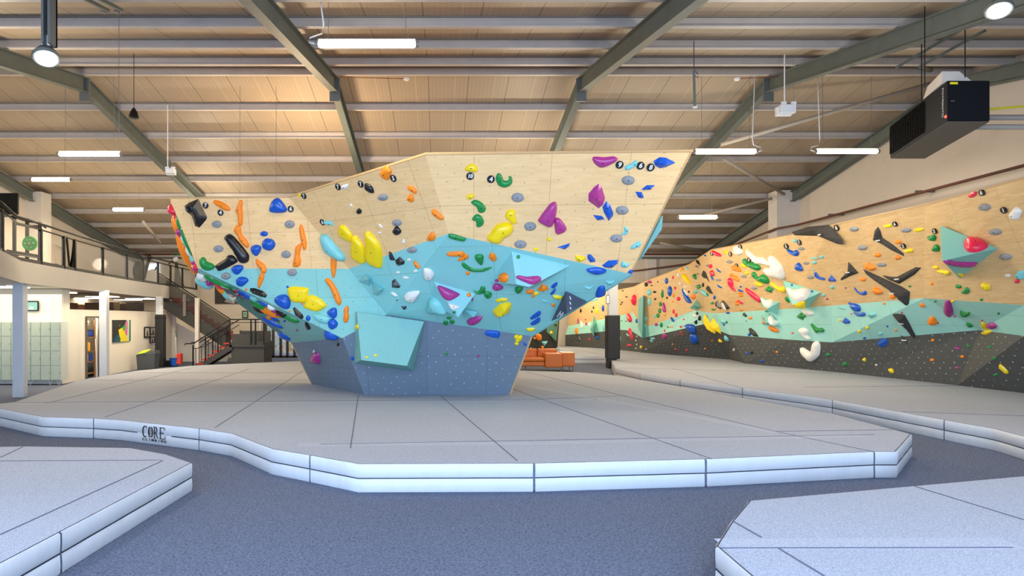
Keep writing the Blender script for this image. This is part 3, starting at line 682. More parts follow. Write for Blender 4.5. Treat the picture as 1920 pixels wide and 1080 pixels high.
def high_bay(px, py, Y, tilt, label):
    c = P(px, py, Y); n = Vector((tilt, -.35, -1)).normalized(); U = n.orthogonal().normalized(); V = n.cross(U)
    t = thing('high_bay_light', c, label, 'ceiling light', 'round high bay lights')
    def disc(off, r0, r1, h0, h1, m, nm, k=28):
        vs = []; 
        for r, h in ((r0, h0), (r1, h1)):
            for i in range(k): a = 2 * math.pi * i / k; vs.append(c + U * r * math.cos(a) + V * r * math.sin(a) - n * h)
        build(nm, MB().add(vs, [tuple(range(k)), tuple(range(2 * k - 1, k - 1, -1))] + [(i, k + i, k + (i + 1) % k, (i + 1) % k) for i in range(k)]), m, t)
    disc(0, .115, .115, .0, .012, M_led, 'led_array'); disc(0, .15, .16, .012, .05, M_galv, 'rim'); disc(0, .16, .09, .05, .16, mat('fins', (90, 96, 100), .4, metal=.5), 'heat_sink')
    top = c - n * .16; build('bracket', MB().bar(top, top + Vector((0, 0, .18)), .1, .02), M_white, t)
    l = bpy.data.lights.new('bay_lamp', 'SPOT'); l.energy = 260; l.color = COOL; l.spot_size = math.radians(150); l.spot_blend = .6; l.shadow_soft_size = .18
    lo = bpy.data.objects.new('bay_lamp', l); COL.objects.link(lo); lo.parent = t; lo.location = n * .05; lo.rotation_euler = n.to_track_quat('-Z', 'Y').to_euler()
    return c
c1_ = high_bay(87, 112, 8, .25, 'dazzling round high bay light on a grey channel post, upper left')
c2_ = high_bay(1873, 22, 8.6, -.3, 'dazzling round high bay light in the upper right corner')
post = build('channel_post', MB().box(c1_.x - .05, 7.97, c1_.z + .2, c1_.x - .02, 8.13, 6.4).box(c1_.x + .03, 7.97, c1_.z + .2, c1_.x + .06, 8.13, 6.4).box(c1_.x - .05, 8.1, c1_.z + .2, c1_.x + .06, 8.13, 6.4), M_galv); tag(post, 'grey steel channel post dropping to the left high bay light', 'post')
for (x0, y0), (x1, y1), yy in (((165, 0), (203, 20), 9.6), ((192, 0), (228, 19), 9.6)):
    a, b = P(x0 - 40, y0 - 20, yy - 1.2), P(x1, y1, yy + .2)
    t = build('strut_rail', MB().bar(a, b, .045, .045), M_raft); tag(t, 'short galvanised strut rail under the upper left purlins, ' + ('left one of two' if x0 < 170 else 'right one of two'), 'strut rail')
    build('clamp', MB().bar(b + Vector((-.06, -.02, .03)), b + Vector((-.06, -.02, -.05)), .06, .05), M_steel, t)
# bracing tubes on the right
for i, (a, b, lab) in enumerate(((P(1352, 271, 16.2), P(1752, 155, 15.7), 'long pale bracing tube running up to the right behind the heater'),
        (P(1646, 83, 14.3), P(1765, 143, 15.6), 'pale bracing tube dropping to the apex above the heater'), (P(1744, 52, 14.0), P(1840, 28, 13.0), 'pale bracing tube near the upper right high bay light'),
        (P(1358, 298, 18.5), P(1470, 364, 22.3), 'pale bracing tube descending to the right-hand pilaster'),
        (P(1302, 408, 24), P(1448, 372, 22.6), 'pale bracing tube rising to the right-hand pilaster'),
        (P(1238, 455, 28.3), P(1325, 472, 29.5), 'distant pale bracing tube just right of the boulder'), (P(300, 455, 26), P(268, 415, 23.8), 'thin pale bracing tube above the mezzanine railing'))):
    t = build('bracing_tube', MB().tube([a, b], .05, 10), M_brace, smooth=True); tag(t, lab, 'bracing tube')
for k, (a, b) in enumerate(((P(1680, 127, 12.5), P(1800, 57, 11.5)), (P(1722, 126, 12.5), P(1848, 57, 11.5)))):
    t = build('strut_rail', MB().bar(a, b, .04, .04), M_raft); tag(t, ('left' if k == 0 else 'right') + ' one of two sloping strut rails above the black heater', 'strut rail')
# heater
hy0 = 9.9
ht = thing('warm_air_heater', P(1760, 240, 10.6), 'black box warm air heater with louvred outlet hung below the roof at right', 'heater')
f0, f1, f2, f3 = P(1776, 151, 9.9), P(1856, 151, 9.9), P(1856, 226, 9.9), P(1776, 226, 9.9)
dv_ = P(1669, 206, 12.2) - f0; dv_.z = 0
back = [v + dv_ for v in (f0, f1, f2, f3)]
build('casing', MB().slab([f0, f1, f2, f3], dv_), mat('heater_black', (20, 21, 26), .6, spec=.1), ht, bevel=.01)
ls = Vector((dv_.x, dv_.y, 0)).normalized(); ln = Vector((-ls.y, ls.x, 0)); 
if ln.x > 0: ln = -ln
o_ = f0 + ls * .75
L_ = dv_.length; hz_ = f0.z - f3.z
fr = MB(); gx0, gx1 = .85, L_ - .08
for k in range(17):
    z_ = f3.z + .06 + (hz_ - .12) * k / 16; fr.bar(f0.xy.to_3d() + Vector((0, 0, z_)) + ls * gx0 + ln * .012, f0.xy.to_3d() + Vector((0, 0, z_)) + ls * gx1 + ln * .012, .03, .008, (0, 0, 1))
build('louvre_blades', fr, mat('louvre', (9, 9, 10), .7, spec=.05), ht)
fr = MB()
for k in range(14):
    q = f0.xy.to_3d() + ls * (gx0 + (gx1 - gx0) * k / 13) + ln * .02; fr.bar(q + Vector((0, 0, f3.z + .05)), q + Vector((0, 0, f0.z - .05)), .012, .03)
build('louvre_frame', fr, mat('louvre', (9, 9, 10), .7, spec=.05), ht)
build('underside', MB().slab([v + Vector((0, 0, -.012)) for v in (f3, f2, f2 + dv_, f3 + dv_)], (0, 0, -.004)), mat('heater_under', (86, 84, 78), .6), ht)
build('warning_label', MB().box(f0.x + .04, 9.893, f0.z - .06, f0.x + .16, 9.899, f0.z - .025), mat('label_yellow', (208, 196, 30), .6), ht)
build('status_lamp', MB().lathe(f3 + ls * .03 + ln * .004 + Vector((0, 0, .07)), [(.02, -.01), (.02, .01)], 10, 'y'), mat('status_red', (255, 40, 30), .4, emit=12), ht)
for sx_ in (.06, .09): build('control_knob', MB().lathe((f0.x + sx_, 9.893, f0.z - .32), [(.01, 0), (.01, -.01)], 8, 'y'), M_steel, ht)
vtx = f0 + ls * .14 + ln * .006 + Vector((0, 0, -.30))
build('lettering', text_mesh('POWRMATIC', .078, vtx, Vector((0, 0, -1)), -ls if False else ls * -1, ln, .001, bold=.001), mat('letter_grey', (170, 172, 174), .5), ht)
build('flue_hood', MB().add([f0 + Vector((0, .1, 0)), f0 + ls * .9, f0 + ls * .9 + Vector((.55, 0, 0)), f0 + Vector((.5, .1, 0)), f0 + Vector((.08, .2, .22)), f0 + ls * .85 + Vector((.05, 0, .2)), f0 + ls * .85 + Vector((.4, 0, .2)), f0 + Vector((.35, .2, .22))],
      [(0, 3, 2, 1), (4, 5, 6, 7), (0, 1, 5, 4), (1, 2, 6, 5), (2, 3, 7, 6), (3, 0, 4, 7)]), M_pil, ht)
for q in (f0 + Vector((-.12, .3, 0)), f0 + Vector((.4, .15, 0)), f0 + ls * 1.2 + Vector((.1, 0, 0))): build('hanging_rod', MB().tube([q, Vector((q.x, q.y, roofz(q.y, -.1)))], .008, 6), M_black, ht)
build('gas_hose', MB().tube([f1 + Vector((0, .1, -.42)), f1 + Vector((.12, .1, -.41)), f1 + Vector((.6, .12, -.36)), f1 + Vector((1.0, .2, -.36)), Vector((XR, 10.1, f1.z - .36))], .018, 8), mat('gas_yellow', (196, 190, 30), .5), ht, smooth=True)
for i, pz in enumerate((188, 208)):
    t = build('flue_pipe', MB().tube([f1 + Vector((.02, .8, -.32 - i * .16)), Vector((XR, f1.y + .8, f1.z - .32 - i * .16))], .045, 10), M_brace, smooth=True); tag(t, ('upper' if i == 0 else 'lower') + ' horizontal pipe between the heater and the right wall', 'pipe')
# emergency light boxes, sensor pendants, tubes
def emerg(px, py, Y, s, label):
    c = P(px, py, Y); t = thing('emergency_light', c, label, 'emergency light')
    build('case', MB().box(c.x - .2 * s, Y, c.z - .11 * s, c.x + .2 * s, Y + .12, c.z + .11 * s), M_white, t, bevel=.01)
    build('rear_case', MB().box(c.x - .24 * s, Y + .12, c.z - .14 * s, c.x + .16 * s, Y + .2, c.z + .08 * s), M_white, t)
    for dx in (-.12, .14): build('mount_lug', MB().box(c.x + dx * s - .05, Y, c.z + .11 * s, c.x + dx * s + .05, Y + .04, c.z + .18 * s), M_white, t)
    build('suspension_cable', MB().tube([Vector((c.x - .1 * s, Y + .02, c.z + .18 * s)), Vector((c.x - .1 * s, Y + .02, roofz(Y, -.1)))], .012, 6), M_white, t)
    build('suspension_wire', MB().tube([Vector((c.x + .14 * s, Y + .02, c.z + .18 * s)), Vector((c.x + .14 * s, Y + .02, roofz(Y, -.1)))], .004, 5), M_steel, t)
emerg(1479, 203, 13.5, .8, 'white emergency light box hung on a white cable between the two right tube lights')
emerg(318, 320, 17, .6, 'small white emergency light box hung over the left rafter')
c = P(251, 213, 13); t = thing('pendant_speaker', c, 'small black bell-shaped pendant hanging by a thin cable, upper left', 'pendant')
build('shade', MB().lathe(c, [(.1, -.09), (.1, -.075), (.07, .03), (.03, .1), (.01, .12)], 18), M_black, t, smooth=True); build('cable', MB().tube([c + Vector((0, 0, .12)), Vector((c.x, c.y, roofz(13, -.2)))], .006, 6), M_black, t)
c = P(1303, 201, 12); t = thing('hanging_tube_sensor', c, 'thin grey tube sensor hanging vertically above the top right boulder edge', 'hanging tube')
build('tube', MB().tube([c, P(1301, 131, 12)], .022, 10), M_raft, t); build('end_ring', MB().lathe(c - Vector((0, 0, .015)), [(.045, 0), (.045, .02)], 12), M_white, t)
build('cable_knot', MB().tube([P(1301, 131, 12), P(1308, 138, 12), P(1309, 146, 12), P(1303, 142, 12), P(1301, 131, 12), Vector((P(1301, 131, 12).x, 12, roofz(12, -.2)))], .008, 6), mat('purple_cord', (70, 50, 80), .6), t)
for i, (x, y0, Y, lab) in enumerate(((223, 65, 10.5, 'long thin steel wire dropping from the purlin at upper left'), (450, 272, 16, 'left one of two thin wires hanging left of the boulder'), (518, 272, 16, 'right one of two thin wires hanging left of the boulder'))):
    a = P(x, y0, Y); b = P(x, 262 if i == 0 else 372, Y); a.z = roofz(Y, -.15); t = build('hanging_wire', MB().tube([a, b], .005, 5), M_steel); tag(t, lab, 'wire')
for i, (x, y) in enumerate(((1382, 158), (762, 158))):
    c = P(x, y, 15.0); t = thing('smoke_detector', c, 'small white detector with red lead on the ridge purlin, ' + ('right of' if i == 0 else 'above') + ' the boulder', 'smoke detector')
    c.z = roofz(15, -.32); t.location = c
    build('body', MB().lathe(c, [(.05, -.06), (.07, -.03), (.06, 0)], 14), M_white, t); build('lead', MB().tube([c + Vector((0, 0, -.02)), c + Vector((-1.6 if i else .9, 0, .02)), c + Vector((-1.9 if i else 1.2, 0, .12))], .008, 5), mat('red_lead', (120, 30, 26), .6), t)

# sprinkler-like brown pipe along the right wall
t = thing('wall_pipe', P(1490, 422, 22.2), 'rusty brown pipe bracketed along the right block wall above the climbing panels', 'pipe')
build('pipe', MB().tube([Vector((12.3, 8.5, 5.12)), Vector((12.3, 22.1, 5.12)), Vector((11.8, 22.5, 5.05)), Vector((11.8, 30.6, 4.5)), Vector((9.5, 30.75, 4.2)), Vector((4.6, 30.8, 3.9))], .035, 10), mat('rust_pipe', (98, 58, 40), .6), t, smooth=True)
for y_ in (9.5, 13.2, 16.5, 20.2): build('bracket', MB().box(12.25, y_ - .02, 5.15, XR, y_ + .02, 5.2), M_galv, t)

# ------------------------------------------------------------------ mezzanine and what stands under it
EDGE = [(-16, 12.0), (37, 15.0), (146, 18.4), (242, 22.6), (300, 25.8), (373, 30.9)]
ME = [Vector(((x - CX) * Y / F, Y, 0)) for x, Y in EDGE]
MZ0, MZ1 = 2.75, 3.25
mz = thing('mezzanine', (ME[2].x - .5, ME[2].y, 0), 'white-fronted mezzanine floor on grey columns carrying the gym, left side', 'mezzanine')
pl_ = [(v.x, v.y) for v in ME] + [(XL, 30.9), (XL, 12.0)]
build('deck', MB().prism(pl_, MZ0 + .02, MZ1), M_plas, mz)
for a, b in zip(ME, ME[1:]):
    d = (b - a).normalized(); n_ = Vector((d.y, -d.x, 0))
    build('fascia_board', MB().slab([a + Vector((0, 0, MZ0 - .02)) + d * .004, b + Vector((0, 0, MZ0 - .02)) - d * .004, b + Vector((0, 0, MZ1)) - d * .004, a + Vector((0, 0, MZ1)) + d * .004], n_ * .03), M_fascia, mz)
for px_, Y_, w_ in ((37.5, 15.45, .26), (195.5, 19.3, .22), (299, 24.9, .22)):
    c = P(px_, 600, Y_)
    build('column', MB().box(c.x - w_ / 2, Y_ - .09, 0, c.x + w_ / 2, Y_ + .09, MZ0), M_colm, mz, bevel=.01)
pd = thing('column_pad', P(301, 690, 24.75), 'tall black padding wrapped around the farthest mezzanine column', 'column padding'); c = P(301, 600, 24.9)
build('cover', MB().box(c.x - .155, 24.74, 0, c.x + .155, 25.06, 2.05), M_pads, pd, bevel=.02); build('pad_strap', MB().box(c.x - .16, 24.735, 1.9, c.x + .16, 25.065, 1.93), M_black, pd)
# glazed balustrade
rl = thing('balustrade', ME[2] + Vector((0, 0, MZ1)), 'black metal and glass balustrade along the mezzanine edge', 'balustrade')
M_glass, N_, L_2, B_2 = nodes('clear_glass'); B_2.inputs['Base Color'].default_value = (.9, .95, .93, 1); B_2.inputs['Roughness'].default_value = .05; B_2.inputs['Alpha'].default_value = .06; B_2.inputs['Specular IOR Level'].default_value = .15
def atpx(px):
    for (x0, Y0), (x1, Y1), a, b in zip(EDGE, EDGE[1:], ME, ME[1:]):
        if x0 <= px <= x1:
            k = (px - CX) / F; t_ = (k * a.y - a.x) / ((b.x - a.x) - k * (b.y - a.y)); return a.lerp(b, t_)
off = Vector((-.08, 0, 0)); posts = [-12, 10, 82, 125, 145, 197, 242, 272, 300, 323, 345, 371]
for x in posts:
    p = atpx(x) + off; build('post', MB().box(p.x - .04, p.y - .03, MZ1, p.x + .04, p.y + .03, MZ1 + .92), M_black, rl)
for a, b in zip(posts, posts[1:]):
    p, q = atpx(a) + off, atpx(b) + off; d = (q - p).normalized()
    if (q - p).length < .8: continue
    build('glass_pane', MB().slab([p + d * .06 + Vector((0, 0, MZ1 + .08)), q - d * .06 + Vector((0, 0, MZ1 + .08)), q - d * .06 + Vector((0, 0, MZ1 + .84)), p + d * .06 + Vector((0, 0, MZ1 + .84))], Vector((d.y, -d.x, 0)) * .01), M_glass, rl)
hp = [atpx(x) + off for x in (-12, 37, 146, 242, 300, 371)]
build('handrail', MB().tube([p + Vector((0, 0, MZ1 + 1.05)) for p in hp], .03, 8), M_black, rl, smooth=True)
build('top_rail', MB().tube([p + Vector((0, 0, MZ1 + .9)) for p in hp], .02, 8), M_black, rl, smooth=True)
mb = MB()
for p, q in zip(hp, hp[1:]): mb.bar(p + Vector((0, 0, MZ1 + .05)), q + Vector((0, 0, MZ1 + .05)), .05, .1)
build('bottom_rail', mb, M_dark, rl)
# ceiling panel lights under the mezzanine
for i, (x, Y, w_) in enumerate(((99, 20.5, 1.0), (192, 24.5, .8), (171, 26.2, .8), (263, 27.0, .8), (240, 28.8, .8), (321, 29.0, .9), (2, 17.0, .9), (5, 19.6, .9))):
    c = P(x, 560, Y); c.z = MZ0 - .0
    t = thing('panel_light', c, ('leftmost', 'second', 'third', 'fourth', 'fifth', 'sixth')[(6, 7, 0, 2, 1, 4, 3, 5).index(i)] + ' from the left of the glowing square panel lights under the mezzanine' if i < 0 else 'glowing square panel light under the mezzanine, ' + ('above the glass lockers', 'above the second column, nearer one', 'above the second column, deeper one', 'above the framed photos, nearer one', 'above the framed photos, deeper one', 'in front of the upper stairs', 'at the far left edge, upper one', 'at the far left edge, lower one')[i], 'ceiling light', 'panel lights under the mezzanine')
    build('frame', MB().box(c.x - w_ / 2 - .03, Y - .5, c.z - .0, c.x + w_ / 2 + .03, Y + .5, c.z + .02).box(c.x - w_ / 2 - .03, Y - .53, c.z - .02, c.x + w_ / 2 + .03, Y - .5, c.z), M_white, t); build('diffuser', MB().box(c.x - w_ / 2, Y - .48, c.z - .03, c.x + w_ / 2, Y + .5, c.z - .008), M_panelglow, t)
area('mezzanine_panel_lamp', (-12.3, 17.4, 2.6), 3, 2.4, 70, WARM); area('mezzanine_panel_lamp', (-12.8, 25.5, 2.6), 2.6, 5, 60, WARM)
bulb('cupboard_fill', tuple(p160.lerp(p187, .5) - wn * .15 + Vector((0, 0, 1.86))), 14, WARM, .05) if False else None
area('mezzanine_panel_lamp', (-10.2, 21.5, 2.68), 0.8, 7, 130, WARM, (0, math.radians(-20), 0))
area('gym_tube_light', (-13, 21, 5.4), 1.2, 4, 90, WARM)
# walls under the mezzanine
W0, W1 = Vector((-10.99, 18.6, 0)), Vector((-11.57, 28.0, 0)); wd = (W1 - W0).normalized(); wn = Vector((wd.y, -wd.x, 0))
PW2 = plane3(W0, W1, W0 + Vector((0, 0, 1)))
def w2(px): p = on(px, 600, PW2); return Vector((p.x, p.y, 0))
mb = MB()
def wseg(a, b, z0, z1): mb.slab([a + Vector((0, 0, z0)), b + Vector((0, 0, z0)), b + Vector((0, 0, z1)), a + Vector((0, 0, z1))], -wn * .12)
p160, p187 = w2(160.5), w2(186)
wseg(W0 + wd * .42, p160, 0, 2.17); wseg(p160, p187, 1.92, 2.17); wseg(p187, W1, 0, 2.17)
tag(build('wall_store', mb, M_plas), kind='structure')
tag(build('wall_store_end', MB().box(-13.4, 28.0, 0, W1.x, 28.1, 2.17), M_plas), kind='structure')
tag(build('wall_lockers', MB().box(XL, 18.6, 0, W0.x, 18.72, MZ0), M_plas), kind='structure')
tag(build('wall_locker_corner', MB().box(W0.x - .13, 18.725, 0, W0.x, 19.0, MZ0), M_plas), kind='structure')
bulb('cupboard_fill', tuple(p160.lerp(p187, .5) - wn * .16 + Vector((0, 0, 1.84))), 28, WARM, .05)  # added fill point brightening the shelves inside, no fitting built
# door frame of the store cupboard
mb = MB(); 
for p in (p160, p187): mb.bar(p + wn * .01, p + wn * .01 + Vector((0, 0, 1.94)), .06, .08, wn)
mb.bar(p160 + Vector((0, 0, 1.94)), p187 + Vector((0, 0, 1.94)), .08, .06)
tag(build('door_1', mb, mat('door_frame', (96, 88, 74), .6)), kind='structure')
# deep cupboard behind
tag(build('wall_store_back', MB().slab([p160 - wn * 1.1 + wd * -.5, p187 - wn * 1.1 + wd * .6, p187 - wn * 1.1 + wd * .6 + Vector((0, 0, 2.1)), p160 - wn * 1.1 - wd * .5 + Vector((0, 0, 2.1))], -wn * .05), mat('cupboard_dark', (120, 100, 72), .8)), kind='structure')
sh = thing('storage_shelves', p160.lerp(p187, .5) - wn * .55, 'wooden storage shelves inside the open store cupboard', 'shelves')
SZ = (.12, .5, .83, 1.28, 1.62)
for z in SZ: build('shelf', MB().slab([p160 - wn * .13 + Vector((0, 0, z)), p187 - wn * .13 + Vector((0, 0, z)), p187 - wn * .9 + wd * .3 + Vector((0, 0, z)), p160 - wn * .9 + wd * .3 + Vector((0, 0, z))], (0, 0, .025)), mat('shelf_wood', (150, 108, 62), .6), sh)
for p in (p160 - wn * .95 + wd * .1, p187 - wn * .95 + wd * .1, p187 - wn * .13 - wd * .03): build('upright', MB().bar(p, p + Vector((0, 0, 1.85)), .04, .04), mat('shelf_wood', (150, 108, 62), .6), sh)
def onshelf(t_, z, w, h, m, nm, lab, cat, d=.3):
    p = p160.lerp(p187, t_) - wn * .15 + Vector((0, 0, z))
    o = build(nm, MB().slab([p, p + wd * w, p + wd * w + Vector((0, 0, h)), p + Vector((0, 0, h))], -wn * d), m, bevel=.01); tag(o, lab, cat); return o
ye = mat('box_yellow', (232, 176, 28), .5); bl = mat('cloth_blue', (22, 66, 150), .7)
onshelf(.25, .86, .28, .30, ye, 'file_box', 'left yellow box on the middle shelf of the store cupboard', 'box'); onshelf(.52, .86, .16, .26, ye, 'file_box', 'right yellow box on the middle shelf of the store cupboard', 'box')
onshelf(.15, .53, .36, .25, ye, 'file_box', 'wide yellow box on the lower shelf of the store cupboard', 'box'); onshelf(.62, .53, .22, .24, bl, 'file_box', 'blue-grey box on the lower shelf of the store cupboard', 'box')
onshelf(.1, .15, .3, .12, ye, 'tool_tray', 'low yellow tray on the bottom shelf of the store cupboard', 'tray'); onshelf(.12, 1.65, .6, .17, mat('grey_crate', (110, 106, 96), .7), 'crate', 'grey crate on the top shelf of the store cupboard', 'crate')
p = p160.lerp(p187, .5) - wn * .16 + wd * .25 + Vector((0, 0, 1.305))
o = build('folded_tarpaulin', MB().add([p + wd * -.3, p + wd * .45, p + wd * .45 - wn * .3, p - wd * .3 - wn * .3, p + wd * -.12 + Vector((0, 0, .2)), p + wd * .4 + Vector((0, 0, .22)), p + wd * .35 - wn * .3 + Vector((0, 0, .2)), p - wd * .1 - wn * .3 + Vector((0, 0, .18))], [(0, 3, 2, 1), (4, 5, 6, 7), (0, 1, 5, 4), (1, 2, 6, 5), (2, 3, 7, 6), (3, 0, 4, 7)]), bl, bevel=.04); tag(o, 'blue folded tarpaulin on the upper shelf of the store cupboard', 'tarpaulin')
p = p160.lerp(p187, .78) + wn * .03; o = build('broom_handle', MB().tube([p, p + Vector((0, 0, 1.25)) - wn * .06], .014, 8), M_white); tag(o, 'white broom handle leaning in the store cupboard doorway', 'broom')
# junk on top of the store
for i, (px_, w_, h_, c_) in enumerate(((150, .9, .2, (92, 56, 30)), (172, .6, .16, (140, 96, 52)), (215, .7, .25, (74, 52, 36)), (240, .5, .3, (120, 100, 76)), (262, .6, .26, (58, 48, 40)), (285, .5, .34, (44, 38, 34)))):
    p = w2(px_) - wn * .5; o = build('stored_box', MB().slab([p + Vector((0, 0, 2.19)), p + wd * w_ + Vector((0, 0, 2.19)), p + wd * w_ + Vector((0, 0, 2.19 + h_)), p + Vector((0, 0, 2.19 + h_))], -wn * .5), mat('stored_box_%d' % i, c_, .8)); tag(o, ('first', 'second', 'third', 'fourth', 'fifth', 'last')[i] + ' brown box from the left, stored on top of the cupboard wall', 'box')
tag(build('ceiling_store', MB().slab([W0 + wd * .5 + Vector((0, 0, 2.17)), W1 + Vector((0, 0, 2.17)), W1 - wn * 2.6 + Vector((0, 0, 2.17)), W0 + wd * .5 - wn * 2.6 + Vector((0, 0, 2.17))], (0, 0, .015)), M_gap), kind='structure')
# glass lockers
lk = thing('locker_bank', P(55, 713, 18.2), 'bank of pale glass-fronted lockers on hairpin legs under the mezzanine', 'lockers')
LY = 18.2; x0 = P(-35, 600, LY).x; x1 = P(113, 600, LY).x; zt = EZ + (597 - 603.5) * LY / F; zb = EZ + (597 - 713) * LY / F; NCOL, NR = 8, 4
M_lk = mat('locker_glass', (178, 192, 176), .25, var=.06); M_lkf = mat('locker_frame', (206, 214, 204), .4)
build('carcass', MB().box(x0, LY + .03, zb, x1, LY + .38, zt), M_lkf, lk)
for i in range(NCOL):
    for j in range(NR):
        a = x0 + (x1 - x0) * i / NCOL; b = x0 + (x1 - x0) * (i + 1) / NCOL; c_ = zb + (zt - zb) * j / NR; d_ = zb + (zt - zb) * (j + 1) / NR
        dr = build('door', MB().box(a + .008, LY, c_ + .008, b - .008, LY + .03, d_ - .008), M_lk, lk, bevel=.004); build('handle', MB().box(b - .03, LY - .012, (c_ + d_) / 2 - .02, b - .02, LY, (c_ + d_) / 2 + .02), M_steel, dr)
for px_ in (-20, 57, 94, 110):
    q = P(px_, 713, LY + .05); q.z = zb
    build('leg', MB().tube([q + Vector((-.06, 0, 0)), Vector((q.x, q.y, .0)), q + Vector((.06, 0, 0))], .008, 6), M_white, lk)
# framed pictures
def framed(plane_pt, U, n_, w, h, label, art, frame=True, m_bg=None, cat='picture'):
    """plane_pt: lower-left corner"""
    Z = Vector((0, 0, 1)); t = thing('framed_picture', plane_pt, label, cat)
    build('backing', MB().slab([plane_pt, plane_pt + U * w, plane_pt + U * w + Z * h, plane_pt + Z * h], n_ * .03), m_bg or mat('pic_dark', (32, 32, 34), .5), t)
    if frame:
        mb = MB()
        for a, b in (((0, 0), (w, 0)), ((w, 0), (w, h)), ((w, h), (0, h)), ((0, h), (0, 0))): mb.bar(plane_pt + U * a[0] + Z * a[1] + n_ * .03, plane_pt + U * b[0] + Z * b[1] + n_ * .03, .03, .03, n_)
        build('frame', mb, M_black, t)
    for i, (pts, c_) in enumerate(art):
        q = [plane_pt + U * (x * w) + Z * (y * h) + n_ * (.031 + i * .0015) for x, y in pts]
        build('print', MB().slab(q, n_ * .001), mat('ink_%d_%d_%d' % c_, c_, .6), t)
def onw2(px, py): return on(px, py, PW2)
def w2frame(x0_, y0_, x1_, y1_, label, art, **k):
    a = onw2(x0_, y1_) + wn * .005; b = onw2(x1_, y1_); c_ = onw2(x0_, y0_); framed(a, wd, wn, (b - a).length, c_.z - a.z, label, art, **k)
w2frame(210, 600, 243, 642, 'large unframed photo of a yellow-clad climber on the store wall', [([(0, 0), (1, 0), (1, 1), (0, 1)], (36, 38, 36)), ([(.62, 0), (1, 0), (1, 1), (.75, 1)], (196, 200, 190)), ([(.9, 0), (1, 0), (1, 1), (.92, 1)], (24, 110, 80)),
    ([(.55, .1), (.8, .3), (.82, .95), (.68, .9)], (196, 110, 150)), ([(.28, .55), (.52, .66), (.8, .1), (.78, 0), (.4, 0)], (222, 206, 30)), ([(.5, .66), (.66, .8), (.7, .6), (.55, .5)], (60, 160, 60)), ([(0, .1), (.25, .4), (.4, .15), (.35, 0), (0, 0)], (20, 76, 90)), ([(.3, .75), (.38, .8), (.34, .7)], (90, 170, 50))], frame=False)
bw = lambda: [([(.1, .1), (.9, .1), (.9, .9), (.1, .9)], (196, 190, 180)), ([(.3, .15), (.5, .8), (.75, .15)], (60, 58, 56))]
w2frame(269.5, 613.5, 279, 632.5, 'tall black framed photo, leftmost of the small frames beside the black pad', bw()); w2frame(280, 614, 290.5, 627.5, 'upper right small black framed photo beside the black pad', bw()); w2frame(280, 632, 288, 643, 'lower small black framed photo beside the black pad', bw())
a = P(47.5, 582.5, 18.55); framed(a, Vector((1, 0, 0)), Vector((0, -1, 0)), .39, .27, 'turquoise framed poster above the glass lockers', [([(.04, .06), (.96, .06), (.96, .94), (.04, .94)], (120, 178, 174)), ([(.3, .15), (.7, .15), (.6, .45), (.4, .45)], (206, 196, 190))])
a = P(403.5, 569.5, 30.95); framed(a, Vector((1, 0, 0)), Vector((0, -1, 0)), P(449, 569, 30.95).x - a.x, .82, 'large dark climbing poster on the far wall half hidden by the boulder', [([(0, 0), (.35, 0), (.1, 1), (0, 1)], (52, 46, 44)), ([(.38, .1), (.75, .9), (.95, .5), (.8, 0)], (150, 140, 134))], frame=False)
a = P(455, 596, 30.95); framed(a, Vector((1, 0, 0)), Vector((0, -1, 0)), .25, .33, 'small green notice in a frame on the far wall above the stairs rail', [([(.1, .1), (.9, .1), (.9, .9), (.1, .9)], (150, 180, 150)), ([(.3, .3), (.7, .3), (.7, .75), (.3, .75)], (100, 160, 130))])
# litter bin
bn = thing('recycling_bin', P(270, 694, 23.2), 'grey double recycling bin with lime green flap below the framed photos', 'bin')
c = P(266, 694, 23.2); c.z = 0
for i, (dx, w_, h_) in enumerate(((-.0, .44, .62), (.36, .34, .66))):
    x_ = c.x - .2 + dx; y_ = 23.2
    b_ = build('tub', MB().add([(x_ + .03, y_, 0), (x_ + w_ - .06, y_, 0), (x_ + w_ - .06, y_ + .38, 0), (x_ + .03, y_ + .38, 0), (x_, y_ - .03, h_ - .06), (x_ + w_ - .02, y_ - .03, h_ - .06), (x_ + w_ - .02, y_ + .42, h_ - .06), (x_, y_ + .42, h_ - .06)],
          [(0, 3, 2, 1), (4, 5, 6, 7), (0, 1, 5, 4), (1, 2, 6, 5), (2, 3, 7, 6), (3, 0, 4, 7)]), mat('bin_grey', (78, 82, 84), .5), bn, bevel=.015)
    build('lid', MB().add([(x_ - .01, y_ - .04, h_ - .07), (x_ + w_, y_ - .04, h_ - .07), (x_ + w_, y_ + .43, h_ - .07), (x_ - .01, y_ + .43, h_ - .07), (x_ + .03, y_, h_), (x_ + w_ - .04, y_, h_ + .08), (x_ + w_ - .04, y_ + .4, h_ + .08), (x_ + .03, y_ + .4, h_)],
          [(0, 3, 2, 1), (4, 5, 6, 7), (0, 1, 5, 4), (1, 2, 6, 5), (2, 3, 7, 6), (3, 0, 4, 7)]), mat('bin_lid', (70, 76, 80), .45), bn, bevel=.015)
build('lime_flap', MB().add([(c.x - .18, 23.14, .60), (c.x + .16, 23.14, .67), (c.x + .2, 23.5, .78), (c.x - .12, 23.5, .72)], [(0, 1, 2, 3)]), mat('lime', (190, 220, 40), .5), bn, solid=.02)

